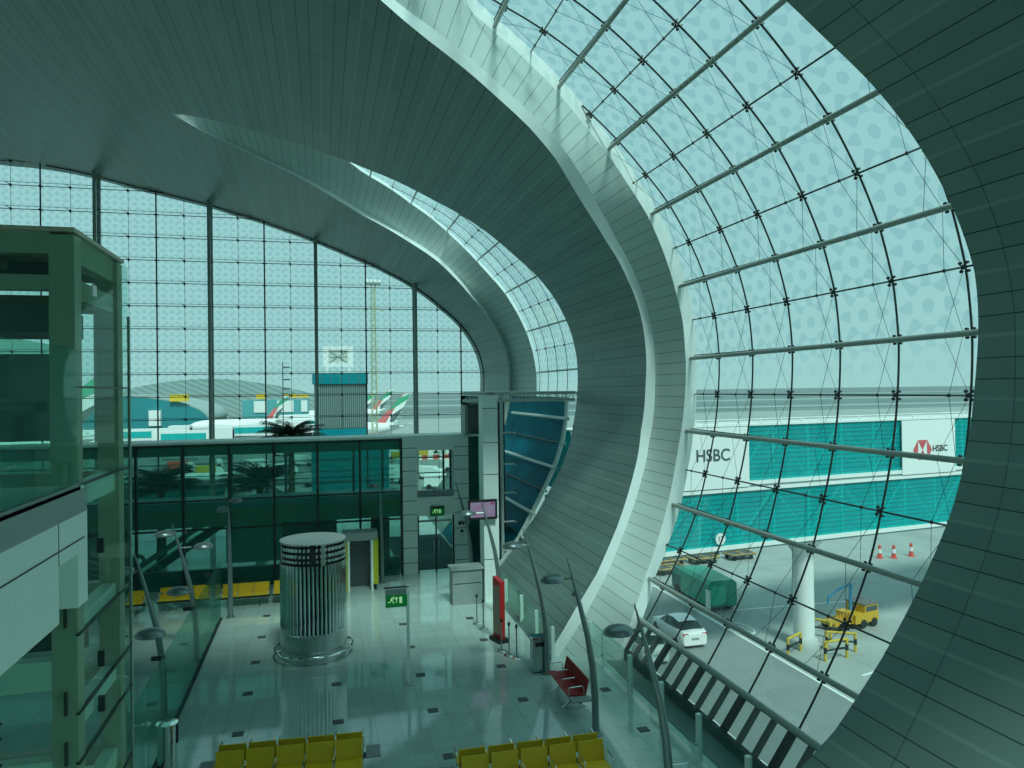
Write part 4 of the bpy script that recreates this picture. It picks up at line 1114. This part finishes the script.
# green enclosed truck, yellow loader, pallets, barriers ----------------
GT = pbr('truck_green', (0.0, 0.30, 0.19), 0.4)
t = thing('green_truck', 'green box truck parked under the jet bridge', 'truck', (27.5, 49.7, GZ), math.radians(-2))
t.scale = (0.95, 0.9, 0.80)
MB().prism([(-1.15,0.5),(1.15,0.5),(1.15,2.5),(0.9,2.8),(-0.9,2.8),(-1.15,2.5)], 'Y', -2.6, 2.4).build('body', GT, t)
MB().prism([(-1.05,0.5),(1.05,0.5),(1.05,1.8),(0.8,2.3),(-0.8,2.3),(-1.05,1.8)], 'Y', 2.4, 4.4).build('cab', pbr('truck_dark_green', (0.01,0.13,0.10), 0.4), t)
MB().box(-1.0, 0.2, -2.66, -2.6, 0.7, 2.3).build('rear_door', pbr('truck_light_green', (0.02,0.45,0.30), 0.4), t)
MB().box(-1.25, -1.05, -2.7, -2.3, 0.2, 2.0).build('ladder', WHITE, t)
for x in (-1.0, 1.0):
    for y in (-1.7, 1.2, 3.4):
        w = MB().lathe([(0,-0.13),(0.42,-0.13),(0.45,0),(0.42,0.13),(0,0.13)], n=16).build('wheel', BLACK, t); w.rotation_euler = (0, math.pi/2, 0); w.location = (x, y, 0.45)
MB().box(-1.0, 1.0, -2.5, 4.3, 0.4, 0.6).build('chassis', BLACK, t)
LY = pbr('loader_yellow', (0.62, 0.36, 0.02), 0.45)
t = thing('belt_loader', 'yellow airport tractor with a blue lifting arm right of the pillar', 'tractor', (34.1, 42.2, GZ), math.radians(12))
t.scale = (0.85, 0.85, 0.85)
MB().box(-0.9, 1.7, -0.9, 0.9, 0.45, 1.15).build('body', LY, t)
MB().box(0.2, 1.7, -0.85, 0.85, 1.15, 1.75).build('cab', LY, t)
MB().box(0.35, 1.60, -0.87, -0.84, 1.25, 1.62).build('side_window', pbr('cab_glass', (0.06,0.08,0.09), 0.2), t)
MB().box(0.15, 1.75, -0.9, 0.9, 1.75, 1.82).build('cab_roof', pbr('cab_roof_grey', (0.14,0.14,0.13), 0.6), t)
MB().box(-2.9, -0.9, -0.7, 0.7, 0.5, 0.72).build('bed', LY, t)
m_ = MB()
for i in range(6): m_.tube([(-2.8+0.35*i, -0.65, 0.7), (-2.6+0.35*i, -0.65, 1.35), (-2.45+0.35*i, 0.5, 0.8)], 0.05, 5)
m_.build('bed_frames', LY, t)
BL = pbr('arm_blue', (0.04, 0.24, 0.42), 0.4)
MB().tube([(0.0, 0.3, 1.1), (0.1, 0.3, 3.2)], 0.13, 8).build('arm_post', BL, t)
MB().tube([(0.1, 0.3, 3.2), (-1.4, 0.3, 2.9), (-2.4, 0.3, 2.5), (-2.5, 0.3, 1.9)], 0.09, 8).build('arm', BL, t)
for x in (-2.2, 0.0, 1.2):
    for y in (-0.8, 0.8):
        w = MB().lathe([(0,-0.12),(0.34,-0.12),(0.37,0),(0.34,0.12),(0,0.12)], n=16).build('wheel', BLACK, t); w.rotation_euler = (math.pi/2, 0, 0); w.location = (x, y, 0.37)
OR = pbr('pallet_orange', (0.50, 0.32, 0.10), 0.6)
pal = None
for i, (x, y, rz) in enumerate([(25.6,58.2,0.1),(28.8,58.6,0.1),(26.9,61.2,0.1),(30.2,61.4,0.1),(33.4,61.2,0.1),(35.4,64.2,0.1),(31.8,64.2,0.1),(37.4,61.6,0.1)]):
    lab = ['low orange baggage dolly nearest the curved wall','orange baggage dolly in the second place from the curved wall','orange baggage dolly left of the red rimmed number board','orange baggage dolly behind the green truck','orange baggage dolly to the right behind the green truck','orange baggage dolly farther right under the bridge','orange baggage dolly at the back of the dolly park','rightmost orange baggage dolly under the jet bridge'][i]
    if pal is None:
        pal = thing('baggage_dolly', lab, 'dolly', (x, y, GZ), rz, 'orange baggage dollies')
        MB().box(-1.3, 1.3, -0.8, 0.8, 0.42, 0.52).build('deck', DKGREY, pal)
        m_ = MB()
        for yy in (-0.8, 0.8): m_.tube([(-1.3,yy,0.56),(1.3,yy,0.56)], 0.07, 5)
        for xx in (-1.3, 0, 1.3): m_.tube([(xx,-0.8,0.56),(xx,0.8,0.56)], 0.07, 5)
        m_.build('frame', OR, pal)
        for xx in (-0.9, 0.9):
            for yy in (-0.6, 0.6):
                w = MB().lathe([(0,-0.06),(0.2,-0.06),(0.2,0.06),(0,0.06)], n=12).build('wheel', BLACK, pal); w.rotation_euler = (math.pi/2,0,0); w.location = (xx, yy, 0.2)
    else: dup(pal, (x, y, GZ), rz, lab, 'orange baggage dollies')
RC = pbr('cone_red', (0.75, 0.10, 0.07), 0.5); cone = None
for i, (x, y) in enumerate([(50.9,57.5),(53.0,57.7),(49.7,57.9)]):
    lab = ['middle one of the three red and white traffic posts beyond the pillar','rightmost of the three red and white traffic posts beyond the pillar','leftmost of the three red and white traffic posts beyond the pillar'][i]
    if cone is None:
        cone = thing('traffic_post', lab, 'traffic post', (x, y, GZ), 0, 'red and white traffic posts')
        cone.scale = (0.8, 0.8, 0.95)
        MB().lathe([(0,0),(0.38,0),(0.38,0.08),(0.26,0.1),(0.22,0.5)], n=16).build('base', RC, cone)
        MB().lathe([(0.22,0.5),(0.18,0.9)], n=16).build('white_band', WHITE, cone)
        MB().lathe([(0.18,0.9),(0.14,1.25),(0,1.28)], n=16).build('top', RC, cone)
    else: dup(cone, (x, y, GZ), 0, lab, 'red and white traffic posts')

# ------------------------------------------------------------------ aircraft
TR, TGN, TBK = pbr('tail_red', (0.68,0.17,0.17), 0.5), pbr('tail_green', (0.06,0.38,0.22), 0.5), pbr('tail_black', (0.10,0.14,0.14), 0.5)  # distance haze put into these tail colours
def make_plane(label, loc, rz, L=62.0, flag=True, scale=1.0, group=None):
    t = thing('airliner', label, 'aircraft', loc, rz, group)
    R0 = 3.0
    prof = [(0.0,0),(1.2,1.0),(2.2,3.0),(2.9,7.0),(3.0,12),(3.0,L*0.62),(2.6,L*0.76),(1.6,L*0.90),(0.5,L)]
    mb = MB().lathe(prof, n=20)
    mb.v = [(y, z, x) for x, y, z in mb.v]  # spin axis along y
    mb.v = [(a, b_, c + 5.0 + max(0, (b_-L*0.62))*0.07) for a, b_, c in mb.v]
    fixn(mb.build('fuselage', WHITE, t, smooth=True))
    wing = MB().prism([(L*0.30,4.0),(L*0.47,4.0),(L*0.47,4.7),(L*0.30,4.7)], 'X', -0.2, 0.2)
    def w_(sgn):
        pts = [(sgn*1.5, L*0.33, 4.0), (sgn*1.5, L*0.52, 4.0), (sgn*28, L*0.66, 6.6), (sgn*28, L*0.62, 6.6)]
        m2 = MB(); m2.add(pts + [(x, y, z+0.7 if i < 2 else z+0.25) for i, (x, y, z) in enumerate(pts)], [(0,1,2,3),(7,6,5,4),(0,4,5,1),(1,5,6,2),(2,6,7,3),(3,7,4,0)])
        fixn(m2.build('wing', WHITE, t))
        s_ = [(sgn*0.8, L*0.88, 6.6), (sgn*0.8, L*0.97, 6.6), (sgn*10, L*1.02, 7.6), (sgn*10, L*0.985, 7.6)]
        m3 = MB(); m3.add(s_ + [(x, y, z+0.3) for x, y, z in s_], [(0,1,2,3),(7,6,5,4),(0,4,5,1),(1,5,6,2),(2,6,7,3),(3,7,4,0)])
        fixn(m3.build('tailplane', WHITE, t))
        e = MB().lathe([(1.2,0),(1.55,0.6),(1.5,3.5),(0.9,5.0)], n=16); e.v = [(a, c, b_) for a, b_, c in e.v]
        e.v = [(a+sgn*9.5, b_+L*0.33, c+2.7) for a, b_, c in e.v]
        fixn(e.build('engine', GREYF, t, smooth=True))
    w_(-1); w_(1)
    # fin: lower edge on the tail, raked back
    def fin(u0, u1, mat, name, w=0.28):
        def pt(u, z): # u across chord 0 front .. 1 back
            f = z/11.0
            y0 = L*0.80 + f*L*0.215; y1 = L*0.93 + f*L*0.145
            return (y0 + (y1-y0)*u, 7.6 + z)
        poly = [pt(u0[0], 0), pt(u1[0], 0), pt(u1[1], 11), pt(u0[1], 11)]
        fixn(MB().prism(poly, 'X', -w, w).build(name, mat, t))
    if flag:
        fin((0,0),(1,1), WHITE, 'fin', 0.25)
        fin((0.0,-0.0),(0.55,-0.0), TR, 'fin_red_band', 0.27)
        def band(poly, mat, nm): fixn(MB().prism(poly, 'X', -0.29, 0.29).build(nm, mat, t))
        def pp(u, z):
            f = z/11.0; y0 = L*0.80 + f*L*0.215; y1 = L*0.93 + f*L*0.145
            return (y0 + (y1-y0)*u, 7.6+z)
        band([pp(0.0,5.2), pp(0.15,4.6), pp(1.0,8.6), pp(0.9,10.6), pp(0.0,9.2)], TGN, 'fin_green_band')
        band([pp(0.75,0.3), pp(1.0,0.3), pp(1.0,5.6), pp(0.55,2.6)], TBK, 'fin_black_band')
    else: fin((0,0),(1,1), WHITE, 'fin')
    m4 = MB()
    for x, y in ((0, 7), (-3, L*0.46), (3, L*0.46)): m4.tube([(x, y, 0), (x, y, 3)], 0.45, 6)
    m4.build('landing_gear', DKGREY, t)
    t.scale = (scale,)*3
    return t
make_plane('white airliner with a red green and black tail left of the louvred tower', (-46.5, 285, GZ), math.radians(-65), 44, scale=0.8)
make_plane('nearest white airliner with a red and green tail right of the louvred tower', (-17, 222, GZ), math.radians(-80), 50, scale=0.83)
make_plane('airliner tail just right of the louvred tower, farthest behind the mast', (-12, 372, GZ), math.radians(-80), 50, scale=0.9)
make_plane('airliner tail half hidden by the right edge of the louvred tower', (-22, 318, GZ), math.radians(-82), 50, scale=0.85)
make_plane('large white airliner parked at the far left behind the lift tower', (-101.5, 140, GZ), math.radians(-80), 56, scale=1.12)
make_plane('tiny airliner far out on the airfield seen above the jet bridge', (290, 560, GZ), math.radians(80), 60, flag=False, scale=0.7)

# ------------------------------------------------------------------ louvred tower with a framed board on the roof
LV = pbr('louvre_grey', (0.10, 0.16, 0.16), 0.5); LVL = pbr('louvre_light', (0.22, 0.32, 0.31), 0.5)
TB = pbr('tower_blue_glass', (0.0, 0.22, 0.26), 0.2)
t = thing('louvred_tower', 'square louvred plant tower with blue glass bands and a white framed board on top', 'building', (3.2, 150, 0))
MB().box(-4.7, 5.3, 0, 10, GZ, 9.7).build('core', LV, t)
m_ = MB()
for i in range(26): x = -4.6 + i*0.395; m_.box(x, x+0.14, -0.3, 0.0, 0.9, 9.5)
m_.build('fins', LVL, t)
MB().box(-5.0, 5.6, -0.6, 10.2, 9.55, 11.6).build('top_band', TB, t)
MB().box(-4.8, 5.4, -0.5, 10.1, GZ, 0.7).build('bottom_band', TB, t)
j = MB()
for i in range(7): x = -5.0 + 10.6*i/6; j.box(x-0.05, x+0.05, -0.66, -0.6, 9.55, 11.6)
j.build('band_joint', LV, t)
fr_ = MB().box(-3.0, 2.9, 1.0, 1.5, 12.9, 13.8); fr_.box(-3.0, 2.9, 1.0, 1.5, 16.2, 17.1); fr_.box(-3.0, -1.9, 1.0, 1.5, 13.8, 16.2); fr_.box(1.8, 2.9, 1.0, 1.5, 13.8, 16.2); fr_.box(-2.4,-1.9,1.0,1.5,11.6,12.9); fr_.box(1.8,2.3,1.0,1.5,11.6,12.9)
bd = fr_.build('board_frame', WHITE, t)
MB().box(-2.0, 1.9, 1.1, 1.3, 13.6, 16.3).build('board', pbr('board_cream', (0.55,0.60,0.52), 0.5), bd)
MB().tube([(-1.8,1.05,13.8),(1.7,1.05,16.1)], 0.09, 5).build('cross_mark', GREYF, bd)
MB().tube([(-1.6,1.05,16.0),(1.6,1.05,13.9)], 0.09, 5).build('cross_mark', GREYF, bd)
MB().tube([(-1.6,1.05,14.9),(1.6,1.05,15.0)], 0.07, 5).build('cross_mark', GREYF, bd)

# floodlight mast
t = thing('floodlight_mast', 'very tall pale yellow lattice floodlight mast on the apron', 'mast', (11.8, 175, GZ))
MY = pbr('mast_cream', (0.50, 0.52, 0.32), 0.6)
m_ = MB(); H_ = 41.0
for cx_, cy_ in ((-1,-1),(1,-1),(1,1),(-1,1)): m_.tube([(cx_*0.62, cy_*0.62, 0), (cx_*0.42, cy_*0.42, H_)], 0.13, 5)
z = 0.0; k = 0
while z < H_ - 1.6:
    for q in range(4):
        c = [(-1,-1),(1,-1),(1,1),(-1,1)]; a, b_ = c[q], c[(q+1) % 4]; s0 = 0.62 - 0.2*z/H_
        p, r_ = (a, b_) if k % 2 else (b_, a)
        m_.tube([(p[0]*s0, p[1]*s0, z), (r_[0]*s0, r_[1]*s0, z+1.6)], 0.07, 4)
    z += 1.6; k += 1
m_.build('lattice', MY, t)
MB().box(-1.8, 1.8, -1.0, 1.0, H_, H_+0.35).build('platform', GREYF, t)
for x in (-1.4, -0.5, 0.5, 1.4): MB().box(x-0.35, x+0.35, -0.5, 0.5, H_+0.4, H_+1.1).build('floodlight', WHITE, t)
for s_ in (-1, 1):
    for zz in (H_-5.5,): MB().tube([(s_*0.5, 0, zz), (s_*2.6, 0, zz-0.9)], 0.1, 5).build('side_arm', MY, t)

# distant terminal, hatched roof, gate building ------------------------
t = thing('oval_terminal', 'turquoise glass terminal with a rounded end at the left of the tower', 'building', (-92, 300, GZ), 0)
poly = []
for k in range(0, 17):
    a = math.pi/2 - math.pi/2*k/16; poly.append((-10 + 59*math.cos(a)**1.0, 1.5 + 13.5*math.sin(a)**1.0))
poly = [(-60, 0), (-60, 15.4)] + [(14 + 36*math.sin(math.pi/2*k/16), 6.0 + 9.4*math.cos(math.pi/2*k/16)) for k in range(17)] + [(48.5, 3.0), (44, 0)]
MB().prism(poly, 'Y', 0, 60).build('glass_hull', pbr('hull_teal', (0.03, 0.24, 0.27), 0.3), t)
MB().prism([(x*1.003, z*1.03+0.1) for x, z in poly], 'Y', 0.6, 61).build('roof_shell', pbr('roof_shell_grey', (0.35,0.42,0.40), 0.5), t)
MB().box(37, 43.5, -1.5, 0, 13.2, 15.8).build('yellow_board', pbr('board_yellow', (0.80,0.55,0.04), 0.5), t)
MB().box(30, 34, -2.5, 0, 4.3, 10).build('white_board', WHITE, t)
t = thing('arched_hall', 'long grey hatched arched terminal roof fading in the haze', 'building', (-30, 430, GZ), 0)
m, nt, out = mat_new('hatched_roof'); g = NG(nt); b = nt.nodes.new('ShaderNodeBsdfDiffuse'); nt.links.new(b.outputs[0], out.inputs[0])
tco = nt.nodes.new('ShaderNodeTexCoord'); sp = nt.nodes.new('ShaderNodeSeparateXYZ'); nt.links.new(tco.outputs['Object'], sp.inputs[0])
ln = g.m('LESS_THAN', g.m('FRACT', g.m('DIVIDE', g.m('ADD', g.m('MULTIPLY', sp.outputs[2], 2.2), sp.outputs[0]), 6.0)), 0.3)
nt.links.new(g.mixc(ln, (0.33,0.43,0.42), (0.23,0.32,0.31)), b.inputs[0])  # both greys lightened to carry the distance haze in the colour
poly = [(-75,0)] + [(-75 + 150*k/24, 4 + 20*math.cos((k/24-0.30)*2.0)**2) for k in range(25)] + [(75,0)]
MB().prism(poly, 'Y', 0, 60).build('roof', m, t)
t = thing('gate_building', 'turquoise and white gate building with yellow boards left of the tower', 'building', (-28, 350, GZ))
t.scale = (1.1, 1.1, 1.1)
MB().box(-6, 20, 0, 14, 0, 11.6).build('walls', pbr('hazy_teal', (0.10, 0.38, 0.40), 0.4), t)
m_ = MB(); [m_.box(x, x+w, -0.4, 0, 6.5, 11.2) for x, w in ((-1.5,5.0),(7.5,6.5),(17.0,2.5))]; m_.build('white_panel', WHITE, t)
MB().box(-0.6, 3.3, -0.6, 0.5, 12.1, 14.1).build('yellow_board', pbr('board_yellow_b', (0.80,0.55,0.04), 0.5), t)
MB().box(10, 15.5, -0.6, 0.5, 12.4, 13.9).build('yellow_board', pbr('board_yellow_c', (0.80,0.55,0.04), 0.5), t)
MB().box(16.0, 20, -0.6, 0.5, 12.4, 13.6).build('yellow_board', pbr('board_yellow_d', (0.80,0.55,0.04), 0.5), t)
t = thing('radio_mast', 'thin dark radio mast with ring aerials over the gate building', 'mast', (-9.3, 190, GZ))
MB().tube([(0,0,0),(0,0,23.5)], 0.14, 6).build('pole', DKGREY, t)
for z in (16.8, 19.0, 22.0): MB().box(0, 1.7, -0.2, 0.2, z, z+0.35).build('aerial', DKGREY, t)
ring = [(0.8+0.8*math.cos(k/12*2*math.pi), 0, 15.0+0.8*math.sin(k/12*2*math.pi)) for k in range(12)]
MB().tube(ring, 0.12, 5, closed=True).build('ring_aerial', DKGREY, t)

# small white jetways and service vehicles on the far stands
rnd = random.Random(5)
jw = None
for i, (x, y, w, lab) in enumerate([(-46,205,26,'white boarding tunnel below the oval terminal, left one'),(-16,215,22,'white boarding tunnel in front of the gate building'),(-30,190,18,'low white boarding tunnel between oval terminal and gate building'),(2,250,20,'white boarding tunnel beside the louvred tower foot')]):
    t = thing('boarding_tunnel', lab, 'boarding tunnel', (x, y, GZ), 0, 'white boarding tunnels')
    MB().box(-w/2, w/2, 0, 3, 4.3, 7.2).build('tunnel', WHITE, t)
    MB().box(-w/2+2, w/2-6, -0.1, 0, 5.0, 6.6).build('side_window', TURQ, t)
    MB().box(w/2-5, w/2, -1, 4, 3.6, 7.8).build('cab_head', WHITE, t)
    MB().box(-w/2+1, -w/2+2, 1, 2, 0, 4.3).build('leg', GREYF, t); MB().box(w/2-7, w/2-6, 1, 2, 0, 4.3).build('leg', GREYF, t)
vt = {}
cols = [('white', WHITE), ('grey', GREYF), ('red', RC), ('yellow', YB)]
placed = []
while len(placed) < 38:
    y = rnd.uniform(120, 212); x = rnd.uniform(-0.30, 0.22)*y
    if any(math.hypot(x-a, y-b) < 7 for a, b in placed) or (-4 < x < 14 and 145 < y < 180) or (y > 180 and x < -14) or x < -30: continue
    placed.append((x, y))
for i, (x, y) in enumerate(placed):
    cn, cm = cols[[0,0,1,0,2,3,0][i % 7]]
    if cn not in vt:
        t = thing('service_van', 'small %s service vehicle on the far aircraft stands' % cn, 'service vehicle', (x, y, GZ), rnd.uniform(-.6,.6), 'far %s service vehicles' % cn)
        MB().box(-2.4, 1.2, -1.0, 1.0, 0.5, 2.3).build('body', cm, t)
        MB().prism([(1.2,0.5),(2.6,0.5),(2.6,1.1),(2.1,1.9),(1.2,1.9)], 'Y', -1.0, 1.0).build('cab', WHITE, t)
        for xx in (-1.6, 1.7):
            for yy in (-0.95, 0.95):
                w = MB().lathe([(0,-0.12),(0.42,-0.12),(0.42,0.12),(0,0.12)], n=10).build('wheel', BLACK, t); w.rotation_euler = (math.pi/2,0,0); w.location = (xx, yy, 0.42)
        vt[cn] = t
    else: dup(vt[cn], (x, y, GZ), rnd.uniform(-.6,.6))
# low blue gate lounge outside the end wall, seen through the gallery
t = thing('pier_building', 'low turquoise pier wing outside, seen through the upper gallery', 'building', (-12, 62, GZ))
MB().box(-6, 4.5, 0, 5, 0, 8.9).build('walls', TURQ, t); MB().box(-6.2, 4.7, -0.1, 5.2, 8.9, 9.3).build('roof', WHITE, t)
t = thing('pier_building', 'tall blue glass pier wing outside, seen through the right half of the gallery', 'building', (2.6, 70, GZ))
MB().box(-3.6, 3.4, 0, 5, 0, 11.2).build('walls', TB, t)
t = thing('barrier_wall', 'red and white water barriers beside the far road', 'road barrier', (26.0, 172, GZ))
for i in range(8):
    MB().prism([(-0.4,0),(0.4,0),(0.15,1.0),(-0.15,1.0)], 'X', i*1.3-5, i*1.3-3.75).build('block', RC if i % 2 else WHITE, t)
